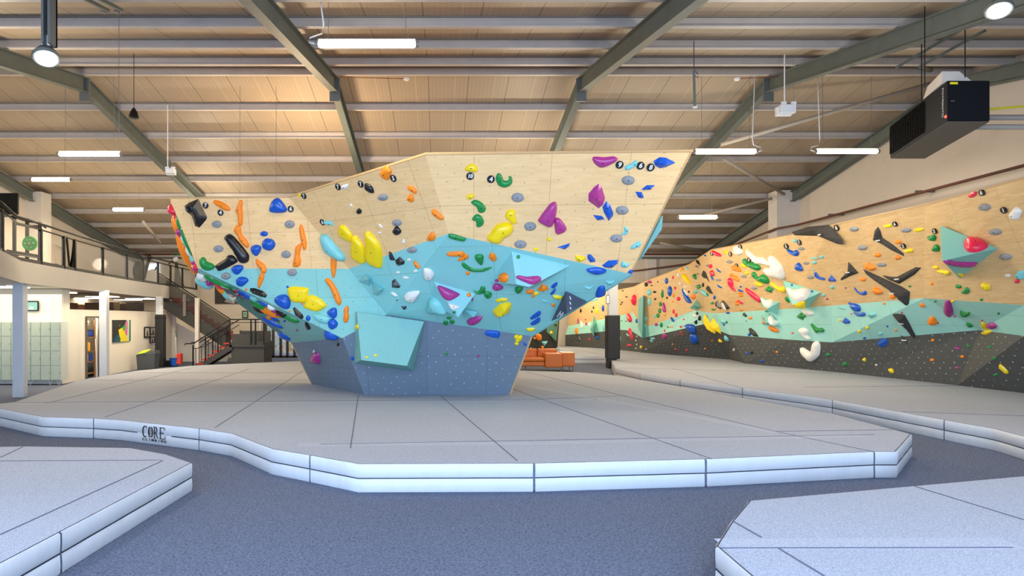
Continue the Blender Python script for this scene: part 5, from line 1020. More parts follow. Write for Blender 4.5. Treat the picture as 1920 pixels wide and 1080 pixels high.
# ------------------------------------------------------------------ climbing holds
CROPS = dict(c1=(300, 280, 4.8), c2=(300, 480, 4.8), c3=(560, 280, 4.8), c4=(640, 480, 4.8), c5=(920, 280, 4.8), c6=(900, 480, 4.8),
             r1=(1280, 400, 6), r2=(1440, 400, 6), r3=(1640, 340, 6.836), r4=(1640, 480, 6.836), r5=(1640, 600, 6.836), r6=(1360, 540, 6),
             l5=(1160, 440, 6), l6=(1160, 540, 6))
HD = {
'c1': '''
k a horned 220 510 260 480 345 445 380 520 425 610 415 635 355 705 315 690 285 600 240 560
o p - 483 460 520 458 590 490 632 530 630 550 590 550 530 520 490 490
o p knobbly 715 460 745 460 742 520 748 600 745 670 730 690 705 670 700 600 680 550 700 500
o p knobbly 690 680 730 700 735 760 770 800 802 850 795 885 770 880 720 830 700 780 665 735
b p - 1050 438 1090 455 1142 530 1130 565 1060 575 995 565 987 530 1010 465
g e - 513 674 44 33
g e - 527 895 44 33
g e - 1168 673 46 36
g e - 1136 945 44 34
b e - 937 760 36 24
b p - 865 857 910 875 905 920 868 962 830 930 820 880
b p - 970 800 1020 815 1040 860 1010 905 970 912 930 890 920 840 940 810
k p capsule-shaped 590 778 620 762 650 770 700 820 790 930 805 970 795 1010 760 1027 725 1020 700 990 640 890 585 810
o p knobbly 1265 675 1285 690 1305 760 1322 850 1315 895 1295 905 1280 870 1260 780 1255 700
o p knobbly 1270 845 1272 880 1260 950 1270 1000 1262 1045 1220 1062 1195 1035 1215 950 1220 880''',
'c2': '''
k p saddle-shaped 500 85 590 25 610 -5 655 -8 690 30 690 60 545 135 515 115
n p bean-shaped 360 30 385 8 410 20 425 50 470 65 495 95 470 125 420 133 380 110 358 70
g e - 595 180 44 33
g e - 1190 148 45 33
o p - 865 25 900 45 945 80 962 130 950 155 920 155 895 115 870 70
o p - 915 140 940 160 935 210 905 275 888 288 880 260 885 200
b p - 645 105 690 80 745 85 748 120 700 168 660 150
b p - 690 205 730 185 780 195 797 225 740 275 700 265 688 235
k a faceted 810 290 850 288 930 315 967 350 950 375 900 365 835 340 808 315
b p - 1035 380 1080 350 1140 350 1175 400 1170 460 1140 480 1090 465 1040 420
y s slab-shaped 1155 285 1240 275 1335 290 1335 340 1310 415 1200 415 1165 370
y s slab-shaped 1350 350 1440 380 1500 440 1490 460 1415 502 1300 465 1298 440
k a faceted 1195 470 1215 460 1285 525 1295 555 1270 570 1215 530
b e - 1334 560 22 26
b p - 1555 465 1590 475 1592 540 1560 562 1515 530 1505 500
b p - 1518 580 1560 562 1600 600 1590 640 1545 662 1515 630
o p knobbly 1485 205 1520 200 1560 240 1600 310 1632 390 1628 430 1610 445 1580 410 1555 350 1530 290 1490 230
o p knobbly 1685 445 1700 470 1695 510 1705 540 1690 590 1665 600 1648 575 1655 530 1655 480
b p - 1480 672 1540 690 1610 735 1540 735 1490 712
b e - 1148 277 12 10
t p - 1375 515 1530 545 1510 610 1420 590
m p - 1370 900 1405 865 1435 890 1445 960 1420 965 1365 935
w e - 1385 860 8 14
k e - 1603 795 12 16
o e - 776 302 14 10
o e - 1170 495 10 10
o e - 1282 430 16 8
n e - 1068 590 10 16
b e - 1122 585 12 12
m e - 1225 585 18 14
k p - 1305 595 1325 598 1357 645 1345 658 1315 635
m e - 1232 667 12 10
o p knobbly 1540 5 1590 15 1588 100 1575 190 1550 185 1538 100''',
'c3': '''
o p - 745 190 770 155 800 145 838 185 835 215 812 272 780 265 742 230
y e - 10 410 14 16
w p - 380 330 440 308 447 330 435 355 415 360
k p - 600 305 640 315 670 345 678 392 640 385 600 355
g e - 760 430 46 32
g e - 886 660 44 30
g e - 1022 905 44 28
o p - 985 335 1010 325 1060 360 1062 395 1040 395 985 355
o p - 980 430 1005 400 1038 430 1035 470 1010 472 975 450
w a - 455 500 475 488 490 515 470 515
k e - 545 557 24 26
o p - 1200 545 1225 538 1300 600 1305 630 1270 628 1210 585
o p - 1160 790 1200 742 1232 775 1225 815 1190 825 1160 812
t a ridged 225 640 305 645 315 690 230 675
t p - 207 765 260 770 300 820 380 910 422 965 405 1005 330 975 250 920 215 840
y s pointed 385 675 430 700 478 760 478 825 430 815 365 760 365 710
y s pointed 485 780 530 790 590 870 605 960 600 1022 550 1015 490 970 475 920
y s pointed 605 745 650 750 720 830 752 920 755 1050 720 1058 640 1020 605 930
w a - 713 670 735 672 762 708 740 705
w a - 708 740 745 745 742 758 715 755
w a - 925 825 945 798 960 840 940 852
k p - 850 725 880 688 918 720 922 750 885 772 850 745
k a - 812 918 835 925 872 1000 825 1000 812 960
k a - 870 1000 910 965 955 1005 950 1035 900 1050 875 1030
w e - 993 993 18 12
o p - 1035 1010 1055 1005 1095 1055 1090 1070 1055 1058
y p half-moon 1500 165 1545 130 1600 150 1612 185 1590 205 1520 195 1498 185
y p - 1508 425 1545 400 1580 408 1575 430 1545 453 1510 440
n p curved 1550 480 1590 453 1650 480 1685 530 1665 567 1620 565 1600 520
n p curved 1558 630 1600 582 1650 605 1668 660 1640 695 1600 695 1595 650
n p - 1350 765 1380 758 1500 795 1495 820 1470 822 1360 795
o p - 1345 925 1470 915 1492 935 1490 955 1350 955
o p - 1435 985 1500 940 1527 955 1520 980 1450 1000
n p funnel-shaped 1590 950 1640 942 1665 965 1655 1030 1630 1030 1590 985
o p - 1710 960 1745 925 1782 970 1770 1000 1740 995''',
'c4': '''
n p crescent 1085 60 1105 58 1160 100 1230 115 1300 105 1345 95 1350 108 1290 135 1210 142 1140 125 1090 90
w p drop-shaped 742 112 800 115 835 155 825 195 790 210 745 190
w e - 510 148 16 12
w e - 668 135 18 12
w p - 557 180 605 190 600 207 565 203
w p - 445 330 470 325 508 358 480 362
k a faceted 455 225 485 205 535 270 520 290 455 285
w p - 565 365 600 325 700 312 700 345 655 405 590 395
k e - 502 398 8 5
k a - 536 450 588 450 584 475 560 485
o e - 1138 152 20 16
m p hooked 867 270 900 268 1050 330 1060 355 1000 395 960 403 910 370 870 300
w p half-moon 968 425 1075 455 1015 487 985 475
t p rounded 785 460 800 375 840 372 890 420 940 505 930 518 830 512 790 495
n e - 1016 506 15 12
o e - 1148 350 20 20
m e - 1180 390 8 16
n e - 970 555 24 12
n e - 940 600 24 20
n e - 997 590 24 18
m p - 1130 580 1180 550 1265 540 1250 580 1190 612 1145 605
n e - 945 880 16 12
m e - 1233 897 12 12
y e - 145 640 12 26
y e - 228 912 16 10
y e - 308 895 18 12
b e - 100 920 15 20
n p curled 1180 290 1200 310 1240 312 1255 275 1290 275 1295 310 1270 335 1215 335
n p - 1285 320 1320 315 1355 335 1345 370 1310 375 1285 350''',
'c5': '''
n p U-shaped 45 270 55 225 75 213 100 235 115 275 145 282 167 265 160 245 185 243 197 290 170 330 120 345 70 325
y p - 130 600 150 550 200 540 222 560 220 590 232 640 225 670 190 665 150 630
y p lumpy -10 760 50 680 130 655 190 670 202 720 170 775 120 800 80 845 10 840 -35 800
g e - 243 433 57 42
g e - 355 692 55 40
g e - 268 853 57 36
g e - 1238 278 60 42
g e - 1183 547 58 40
g e - 1131 800 56 36
m p - 918 70 970 65 1020 70 1110 62 1145 90 1100 125 1040 155 980 162 925 115
t p bent 1210 150 1260 130 1300 100 1320 105 1310 150 1220 190
b a pointed 1465 105 1520 70 1580 75 1665 120 1580 160 1525 172 1480 145
b a - 1358 360 1405 322 1478 322 1440 365 1370 367
b a - 1300 380 1360 385 1380 430 1365 443 1330 435
m a - 975 308 1000 340 1030 440 1010 500 972 532 880 465 880 400 930 340
b a - 1040 465 1075 500 1103 570 1100 600 1062 645 1020 570 1005 520
b a - 920 590 1000 600 1025 630 960 640
m p - 545 480 590 478 592 570 560 680 510 697 430 650 435 620 500 530
m p - 578 622 620 620 680 700 672 735 640 755 588 760 573 680
t p curled 1200 695 1235 710 1238 740 1215 770 1165 765 1200 745
t p - 1270 865 1340 825 1353 850 1330 880 1265 897
y a - 497 795 540 795 550 815 525 832
y a - 380 895 440 885 430 910 395 920
b a - 595 880 650 865 715 843 705 875 665 902
b a - 870 945 900 945 942 990 940 1015 895 1018 870 980
b a - 1000 1045 1060 1000 1152 995 1140 1030 1090 1070 1030 1065
y a - 757 945 800 960 850 965 855 990 800 1018 765 1000
t p zigzag 1170 1030 1190 1005 1220 1025 1250 1020 1230 1060 1180 1060''',
'c6': '''
b p - 960 115 1060 100 1137 125 1110 150 1040 160 980 140
b p - 1330 150 1350 125 1378 125 1366 157
t p crescent 935 270 985 278 1030 255 1000 295 965 298
t p crescent 1125 215 1170 228 1218 215 1190 250 1155 255
b p - 1045 320 1070 275 1115 268 1130 310 1125 345 1045 365
t p - 985 405 1060 375 1055 395 1010 410
t p - 555 390 610 405 615 422 570 410
o e - 660 440 18 15
n e - 345 8 16 18
o p dimpled 175 200 185 160 225 150 255 175 250 225 215 240 180 225
m p - 325 195 350 173 420 185 520 178 550 200 535 235 470 258 400 235
m e - 152 222 18 16
m p - 115 265 150 245 205 270 205 290 150 305 115 290
n p - 320 280 385 270 380 310 345 332 315 315
o p - 415 305 470 300 487 320 460 335 420 328
y e - 505 335 30 14
o e - 480 360 16 12
o a - 515 300 560 250 600 265 620 295 590 315 520 312
b p - 640 270 690 232 695 260 660 290
b p - 630 340 675 290 682 305 660 342
y p - 650 355 690 352 738 362 735 378 690 385
b p - 455 550 530 492 548 505 540 530 470 565
b p - 455 605 500 570 535 548 543 570 530 595 470 618
y p - 415 650 490 645 485 665 440 672
y a lumpy 115 490 180 430 260 410 285 430 280 470 265 510 200 530 150 558 120 520
y p - 140 395 180 378 248 380 240 400 150 408
y p - 310 715 340 708 350 735 310 745
y p - 315 765 350 715 382 715 375 755 335 775
y p - 315 780 345 775 345 800 315 800
b s slab-shaped 45 690 75 670 175 680 168 735 110 730 50 708
b p - 385 775 420 795 415 808 395 800
k e - 908 492 8 20
m e - 883 585 6 28
y e - 1052 495 11 28
b e - 1108 470 10 30
t e - 1113 645 9 28
r e - 957 610 9 13
w e - 915 610 10 38
o e - 870 675 13 30
k a - 875 715 895 715 912 765 892 770
b e - 1055 735 18 14
r e - 985 750 6 14
w e - 985 620 7 18
y e - 640 690 12 14
o p - 500 700 540 705 540 760 510 750
t a triangular 550 770 610 765 580 810
o e - 490 740 10 12
k e - 680 620 12 10
t a triangular 690 820 720 850 680 850
o e - 563 820 12 12
t a triangular 440 850 455 820 478 850
k e - 1022 465 6 12
k e - 1008 500 6 12
r e - 950 572 6 8
b e - 1125 820 8 12
y e - 1095 550 6 12''',
'r1': '''
r p - 330 425 350 420 430 460 430 488 370 475
y a - 440 430 500 418 530 470 480 455
w p bone-shaped 563 425 585 415 583 370 620 362 645 385 668 400 678 450 640 475 600 462 585 448
w p horn-shaped 710 408 745 420 830 490 900 495 960 540 985 590 900 575 830 570 780 520 735 470
w p fin-shaped 970 490 1010 478 1080 540 1135 620 1150 740 1080 730 990 710 915 630 940 615 975 618 1000 570
n p curved 680 520 710 508 740 550 790 545 870 590 875 625 830 642 760 610 700 570
n p curved 785 665 815 660 850 715 900 685 960 720 978 770 950 790 880 770 800 710
y p - 655 585 680 560 715 590 710 615
y p - 705 660 735 645 750 680 715 690
y p - 815 765 890 790 905 815 860 825 825 795
n a - 920 860 965 815 1035 850 1010 870 1005 898 940 880
y p bent 980 785 1010 780 1090 830 1140 825 1165 880 1120 890 1060 850
o p - 550 600 600 580 655 625 650 660 590 645 560 620
o e - 550 695 24 18
o p - 570 720 600 700 640 745 630 765 590 750
r p - 515 740 540 722 570 770 575 830 605 880 570 860 525 800
b e - 652 825 14 10
b p - 625 850 690 880 640 880
o e - 652 895 28 14
o e - 655 925 28 14
o e - 605 990 20 12
o e - 612 1020 24 16
r p - 620 970 685 1010 660 1020 630 995
r p - 708 845 740 850 860 940 880 1000 840 985 750 910
g e - 530 545 36 18
g e - 690 708 34 16
g e - 805 840 36 16
g e - 405 750 30 14
g e - 165 598 22 14
g e - 280 588 20 12
r e - 315 595 20 24
r p - 315 650 340 640 355 700 330 700
b p - 318 700 332 705 350 748 335 745
b p - 375 615 440 665 400 655
b p - 388 800 450 840 410 835
d a - 230 640 260 660 305 780 275 735 235 725
k a - 145 520 180 530 205 590 170 570
b p - 240 462 262 470 268 488 248 480
t p - 35 600 60 610 85 640 50 635
n p - 120 690 150 685 160 740 135 735
d a - 275 815 300 820 345 910 310 900 280 860
k e - 232 805 10 24
n p - 155 820 185 800 210 830 180 850
t p - 200 870 240 860 290 930 250 930
n e - 275 915 16 20
b e - 360 945 12 22
k a - 365 1000 395 980 440 1060 430 1080 390 1060
k s framed 435 995 460 985 525 1055 515 1075 480 1075 450 1035
n p - 1150 950 1180 940 1210 1000 1180 995
w p heart-shaped 1170 870 1210 840 1290 870 1350 850 1420 850 1440 880 1400 960 1350 985 1290 1000 1220 950
y p - 1250 1030 1330 990 1380 985 1380 1055 1290 1050
y p - 0 690 30 680 60 720 92 790 85 802 40 775 5 740
b p ragged 0 845 30 880 60 925 100 990 95 1012 50 1000 10 920
w p - 22 850 58 910 50 930 10 880
w e - 30 825 12 16
k e - 70 882 10 14
o p - 92 930 130 912 152 935 130 968 98 960
t p - 120 890 160 850 180 880 150 905
n e - 335 1010 18 16
g e - 170 682 16 10''',
'r2': '''
d w winged 265 212 450 150 690 127 740 180 835 300 848 352 780 345 580 262 560 255 300 248
d w boomerang-shaped 1200 195 1240 150 1265 190 1290 275 1400 345 1530 450 1535 485 1380 410 1290 350 1180 300
d w boomerang-shaped 905 545 950 590 1022 670 930 705 870 735 822 757 815 735 895 655
d w winged 1070 625 1300 730 1500 820 1597 880 1592 1025 1560 1045 1500 990 1390 880 1250 790 1100 680
d w boomerang-shaped 1280 695 1400 715 1450 715 1660 605 1727 610 1650 690 1475 795 1350 745
b p hooked 220 405 235 402 290 425 320 408 352 440 330 483 270 465 230 430
t e - 307 308 22 24
g e - 378 398 36 18
t e - 525 505 42 14
t e - 608 490 22 20
t e - 520 553 30 18
g e - 430 560 34 16
b p - 308 600 340 553 375 580 398 640 345 648 318 620
t e - 505 637 18 8
b p hooked 525 665 545 660 580 710 635 725 640 748 580 742 535 710
g e - 480 718 36 20
b a fin-shaped 675 740 712 692 760 740 768 770 690 770
t e - 725 830 22 22
m e - 875 838 10 10
b p hooked 970 835 985 840 1020 880 1060 885 1100 870 1112 905 1080 922 1020 900
t e - 628 920 22 18
m e - 667 963 14 12
b e - 268 808 14 12
b e - 497 878 14 12
g e - 970 175 52 30
g e - 1065 385 54 30
g e - 1280 578 54 24
g e - 1553 188 60 28
y p - 1300 140 1380 120 1390 150 1340 162
y p - 1650 175 1745 165 1750 190 1690 210 1655 200
o e - 1465 322 40 22
y p - 1530 415 1620 395 1635 435 1560 443
o e - 1235 468 38 26
o e - 1462 498 38 24
o p lumpy 1095 575 1140 548 1165 580 1215 600 1210 625 1165 645 1105 615
o e - 1070 742 36 22
o p - 1180 835 1240 838 1295 885 1270 905 1215 910 1190 870
o e - 1402 938 36 22
o e - 1308 1015 18 12
n e - 1595 820 18 12
o e - 1845 790 20 18
o p - 1705 1015 1730 1008 1772 1035 1768 1052 1720 1050
n e - 1882 990 14 12''',
'r3': '''
r p - 1200 185 1250 140 1300 128 1315 150 1290 190 1240 210
g e - 1412 330 76 48
g e - 1548 645 76 44
g e - 1683 965 76 42
w p - 1735 410 1790 345 1820 325 1885 370 1880 410 1850 480 1800 490 1755 470
n p - 685 700 720 700 750 675 790 700 785 750 745 765 700 745
n p - 740 870 780 808 830 830 832 890 780 903
r p dome 1140 800 1180 745 1260 738 1370 760 1455 825 1400 880 1290 912 1180 895''',
'r4': '''
m p boat-shaped 875 70 950 50 1050 70 1180 75 1315 80 1240 120 1100 125 950 100
y p - 1060 225 1100 222 1145 240 1125 260 1085 250
y p - 750 130 790 120 825 145 800 170 755 155
y p - 795 185 860 175 960 200 950 240 900 240 810 205
n p - 1040 370 1070 365 1115 380 1105 410 1060 410
n p - 1110 460 1150 430 1175 395 1215 420 1212 470 1160 487
y p - 1370 350 1400 340 1475 370 1475 430 1430 437 1380 390
w e - 1708 250 38 22
t p - 1805 230 1870 180 1910 200 1910 290 1860 295 1810 260
r e - 1830 323 34 28
n e - 1370 558 22 18
y e - 1000 580 26 16
m p egg-shaped 900 590 935 560 975 590 1010 700 1000 765 955 765 890 700
r e - 1028 772 14 14
r e - 350 725 12 14
r e - 808 860 14 12
r e - 1378 828 10 16
n p hooked 1105 695 1140 715 1210 715 1222 745 1190 775 1130 760 1100 730
o p lumpy 680 830 740 765 800 830 800 870 720 875
n e - 1590 735 18 14
n p - 1175 850 1215 840 1265 880 1260 905 1220 910 1180 880
m p egg-shaped 1440 880 1500 845 1560 880 1570 905 1520 935 1460 915
y p - 1370 845 1400 850 1455 910 1440 945 1375 890
y p - 1380 980 1450 940 1510 955 1500 975 1430 1010 1385 1005
b e - 162 900 14 10
o e - 273 953 20 14
d w blade-shaped 230 745 265 738 340 742 385 755 440 850 500 970 562 1085 540 1095 470 1030 400 930 300 830 235 765
d w blade-shaped 305 975 335 990 400 1070 425 1130 400 1120 350 1050''',  # outline of the last blade also takes in its cast shadow
'r5': '''
b a fin-shaped 20 310 60 265 95 238 160 240 165 290 125 352 85 345
o e - 745 260 24 18
o e - 1125 470 24 20
o e - 737 512 26 20
y p - 175 630 220 618 245 650 240 685 205 670
m p - 1025 350 1060 345 1095 370 1080 385 1035 370
m e - 1057 612 28 12
n e - 1200 335 24 18
n e - 1475 345 26 20
n e - 1537 492 24 20
n e - 1548 703 28 16
y p - 1600 570 1625 570 1690 630 1718 670 1705 690 1660 670 1605 610
w e - 22 578 14 10''',
'r6': '''
w p heart-shaped 400 130 430 118 470 145 530 135 550 160 520 205 480 220 430 190
o e - 450 233 14 14
n e - 470 262 24 10
w p kidney-shaped 480 340 505 308 540 330 560 370 605 375 608 400 560 422 500 410
o e - 433 340 9 9
o e - 430 388 16 14
b p - 1375 155 1410 165 1480 180 1520 210 1518 260 1470 262 1430 230 1410 185
b p hooked 1440 265 1500 285 1560 272 1580 295 1560 318 1490 315
b a fin-shaped 1310 380 1350 330 1410 375 1400 400 1350 405
y e - 1287 363 16 12
y e - 1598 447 22 18
y e - 1510 487 22 18
b e - 1567 562 16 12
b e - 1823 432 12 10
t a - 1595 290 1640 250 1710 290 1690 320 1640 345
t e - 1745 515 28 18
t p - 1265 210 1300 208 1360 235 1300 235
r e - 1420 292 12 8
n a - 795 325 850 275 890 290 915 325 885 335 880 362 830 345
w p - 860 232 920 245 980 260 1002 290 960 312 900 300 880 270
n p guitar-shaped 960 405 985 402 1040 450 1090 448 1118 475 1100 498 1060 495 1030 508 1010 480 990 450
w p S-shaped 828 465 870 445 920 460 940 500 925 525 960 560 950 582 905 565 870 530 850 500
r e - 757 508 14 10
k a horned 262 455 290 448 340 490 380 550 320 545 280 500
b e - 272 522 18 18
o p - 490 430 540 435 602 475 590 498 520 480
o e - 282 338 24 14
k a - 195 285 215 275 250 315 230 328 200 310
b e - 30 280 22 12
o e - 178 245 20 12
b e - 235 372 7 7
w p V-shaped 850 680 870 668 900 680 950 712 975 705 985 640 1010 600 1050 605 1072 650 1065 740 1040 780 965 830 920 800 870 750
n e - 1155 750 26 20
n e - 1345 855 26 24
y a - 1540 800 1570 780 1585 815 1570 832 1540 815
y a - 1835 930 1875 905 1897 945 1885 960 1850 950
o e - 580 720 15 13
k a - 275 725 300 702 320 720 300 752
b e - 250 738 17 15
b e - 412 820 20 13
w e - 98 695 10 16
w e - 1698 866 13 11''',
'l5': '''
k e - 312 560 18 24
m e - 350 533 26 16
t e - 345 650 26 34
t e - 347 757 20 44
t e - 303 945 14 32
t e - 298 1025 16 26
t e - 410 920 12 18
n e - 493 665 14 48
n e - 473 782 15 26
n e - 465 857 15 28
n e - 445 910 17 26
m p - 505 760 525 800 535 860 515 875 497 840
b p - 585 575 602 620 595 670 575 695 558 650 560 610
b e - 540 520 18 34
r e - 612 482 10 18
r e - 637 602 11 17
r e - 675 722 20 24
o e - 620 685 12 22
o e - 608 755 7 12
k e - 370 572 12 7
k e - 405 645 20 12
k e - 545 710 12 11
k e - 412 725 12 12
w e - 672 453 16 18
o e - 720 385 18 14
y e - 690 412 14 12
w e - 690 550 12 20
r e - 620 865 12 26
r e - 650 905 14 24
o e - 520 905 10 14
b p - 585 925 610 940 632 982 600 970
r e - 733 953 9 9
n e - 482 1015 15 28
m e - 425 1010 18 18
n e - 555 1040 9 11
o e - 580 1040 7 9
o e - 602 1040 8 9
r e - 702 1037 14 13
r p - 180 672 200 710 195 770 180 798 165 740
k e - 440 530 9 8
k e - 45 632 10 8
k e - 88 700 12 9
k e - 40 760 10 10
k e - 25 782 10 9
k e - 12 735 5 6
k e - 35 970 6 7
k e - 85 973 6 7
g e - 880 355 16 12''',
'l6': '''
b p lumpy 740 430 770 405 850 415 865 480 850 510 790 490 780 450
b p - 810 520 850 508 890 560 890 610 860 625 815 590
w e - 860 310 20 28
k e - 885 285 12 18
k e - 915 340 14 30
k a - 840 385 880 355 890 395 870 415
y a spike-shaped 960 295 985 310 1030 390 1095 500 1085 518 1020 470 970 370
y a spike-shaped 1055 335 1080 360 1130 430 1155 520 1080 470 1040 400
m e - 515 540 22 34
r e - 518 480 7 16
r e - 642 692 13 11
r e - 765 700 13 11
r e - 700 495 9 9
r e - 718 525 11 9
r e - 668 516 7 7
o e - 608 633 9 9
o e - 972 683 11 9
o e - 1052 592 9 8
k e - 922 510 9 9
k e - 896 622 8 8
t a - 350 560 400 555 410 575 375 590
t a - 345 590 380 575 385 612 350 605
r p - 110 280 145 330 150 370 125 385 108 340
r p - 120 450 150 480 168 580 150 575 125 510
r e - 122 645 26 14
y e - 240 418 24 24
w e - 205 545 7 8
w e - 195 590 7 8
w e - 205 635 7 8
w e - 195 680 7 8
w e - 195 500 7 8
b e - 205 370 8 26
y e - 253 665 10 18
w e - 308 688 7 7
t a triangular 85 505 140 548 95 540
t e - 8 570 16 34
y p - 1130 570 1165 600 1160 615 1130 595
t p - 1195 530 1235 570 1240 600 1205 575
n e - 1215 385 13 14
b e - 1187 412 13 13
w e - 1298 692 9 14
n e - 1070 242 24 12
t a - 1130 370 1170 345 1200 385 1175 410
k e - 275 310 4 8'''}
# holds crowding the boulder's left underside and side edge, seen very obliquely: (colour, shape, pixel centre, metres along/across/out)
HC = dict(o=((255, 140, 22), 'orange'), y=((250, 218, 20), 'yellow'), b=((18, 88, 190), 'blue'), k=((26, 27, 30), 'black'), n=((24, 140, 64), 'green'),
          w=((238, 236, 228), 'white'), g=((150, 152, 154), 'grey'), m=((176, 56, 136), 'magenta'), r=((236, 40, 78), 'red'), t=((128, 206, 206), 'teal'), d=((66, 65, 62), 'charcoal'))
HM = {}
for k_, (rgb, nm) in HC.items():
    HM[k_] = mat('hold_' + nm, rgb, dict(k=.32, g=.85, w=.45, d=.75, o=.45, t=.4).get(k_, .3), bump=dict(o=.5, g=.4, d=.15).get(k_, .12), bscale=dict(o=14, g=60, d=40).get(k_, 10), spec=.2 if k_ in 'gd' else .5)
M_hbolt = M_bolt
PH = dict(wL="the boulder's left wooden face", wM="the boulder's middle wooden face", wR="the boulder's right wooden face", wS="the boulder's outer left edge",
          tL="the boulder's light teal left face", tM="the boulder's triangular teal face", tR="the boulder's wide teal overhang", tU="the boulder's teal underside",
          gF="the boulder's slate front base", gS="the boulder's dark slate side", vB="the big box volume", dk="the shaded wall behind the sofa",
          v1="the topmost wedge volume", v2="the kite volume", v3="the little pyramid volume", v4="a small pyramid volume", v5="a small pyramid volume",
          v6="the biggest right-wall volume", v7="the smaller kite volume", v8="the near sea-green volume", v9="the low wedge volume", v10="the far pyramid volume", v11="the high far pyramid", v12="the far fin volume")
for a_, b_ in (('rg', 'charcoal band'), ('rt', 'sea-green band'), ('rw', 'golden wood')):
    for c_, d_ in (('N', 'near right wall'), ('M', 'mid right wall'), ('F', 'far right wall'), ('B', 'back wall')): PH[a_ + c_] = "the " + d_ + "'s " + b_
HOLDS = []

def smooth_closed(pts, k=3):
    n = len(pts); o = []
    for i in range(n):
        p0, p1, p2, p3 = pts[i - 1], pts[i], pts[(i + 1) % n], pts[(i + 2) % n]
        for j in range(k):
            t = j / k
            o.append(0.5 * ((2 * p1) + (p2 - p0) * t + (2 * p0 - 5 * p1 + 4 * p2 - p3) * t * t + (3 * p1 - p0 - 3 * p2 + p3) * t ** 3))
    return o
def segd(p, a, b):
    ab = b - a; t = max(0, min(1, (p - a).dot(ab) / max(1e-12, ab.dot(ab)))); return (p - a - ab * t).length
def inside2(p, poly):
    c = False; n = len(poly)
    for i in range(n):
        a = poly[i]; b = poly[(i + 1) % n]
        if (a.y > p.y) != (b.y > p.y) and p.x < (b.x - a.x) * (p.y - a.y) / (b.y - a.y) + a.x: c = not c
    return c
def blob(poly, prof, k, cap=.3, fine=3.0):
    """poly: 2-d outline in metres -> inflated mesh verts (x,y,h) and faces"""
    n = len(poly)
    xs = [p.x for p in poly]; ys = [p.y for p in poly]
    w, h = max(xs) - min(xs), max(ys) - min(ys)
    # inradius estimate
    best = 0; g = 14
    for i in range(g):
        for j in range(g):
            p = Vector((min(xs) + w * (i + .5) / g, min(ys) + h * (j + .5) / g))
            if inside2(p, poly):
                d = min(segd(p, poly[q], poly[(q + 1) % n]) for q in range(n))
                if d > best: best = d; bc = p
    if best == 0: return None
    R = best; st = max(R / fine, max(w, h) / 16); inner = [bc.copy()]
    nx, ny = int(w / st) + 2, int(h / st) + 2
    for i in range(nx):
        for j in range(ny):
            p = Vector((min(xs) + st * (i + (j % 2) * .5), min(ys) + st * j))
            if (p - bc).length < st * .5: continue
            if inside2(p, poly) and min(segd(p, poly[q], poly[(q + 1) % n]) for q in range(n)) > st * .45: inner.append(p)
    # two rings just inside the outline for a rounded lip
    ring = []
    if prof != 'facet':
        for q in range(n):
            a, b, c = poly[q - 1], poly[q], poly[(q + 1) % n]
            t = (c - a); 
            if t.length < 1e-9: continue
            nn = Vector((-t.y, t.x)).normalized()
            for s in (1, -1):
                p = b + nn * s * R * .12
                if inside2(p, poly) and min(segd(p, poly[u], poly[(u + 1) % n]) for u in range(n)) > R * .08: ring.append(p); break
    vv = list(poly) + ring + inner
    r = delaunay_2d_cdt([Vector((v.x, v.y)) for v in vv], [(i, (i + 1) % n) for i in range(n)], [list(range(n))], 1, 1e-6)
    vs = []
    H = min(R * k, cap)
    for v in r[0]:
        d = min(segd(v, poly[q], poly[(q + 1) % n]) for q in range(n)); t = min(1, d / R)
        if prof == 'dome': z = math.sqrt(max(0, 1 - (1 - t) ** 2))
        elif prof == 'slab': t = min(1, t / .35); z = math.sqrt(max(0, 1 - (1 - t) ** 2))
        else: z = min(1, t * 1.25)
        vs.append((v.x, v.y, z * H if d > 1e-5 else 0))
    return vs, [tuple(f) for f in r[2]], R, H, bc

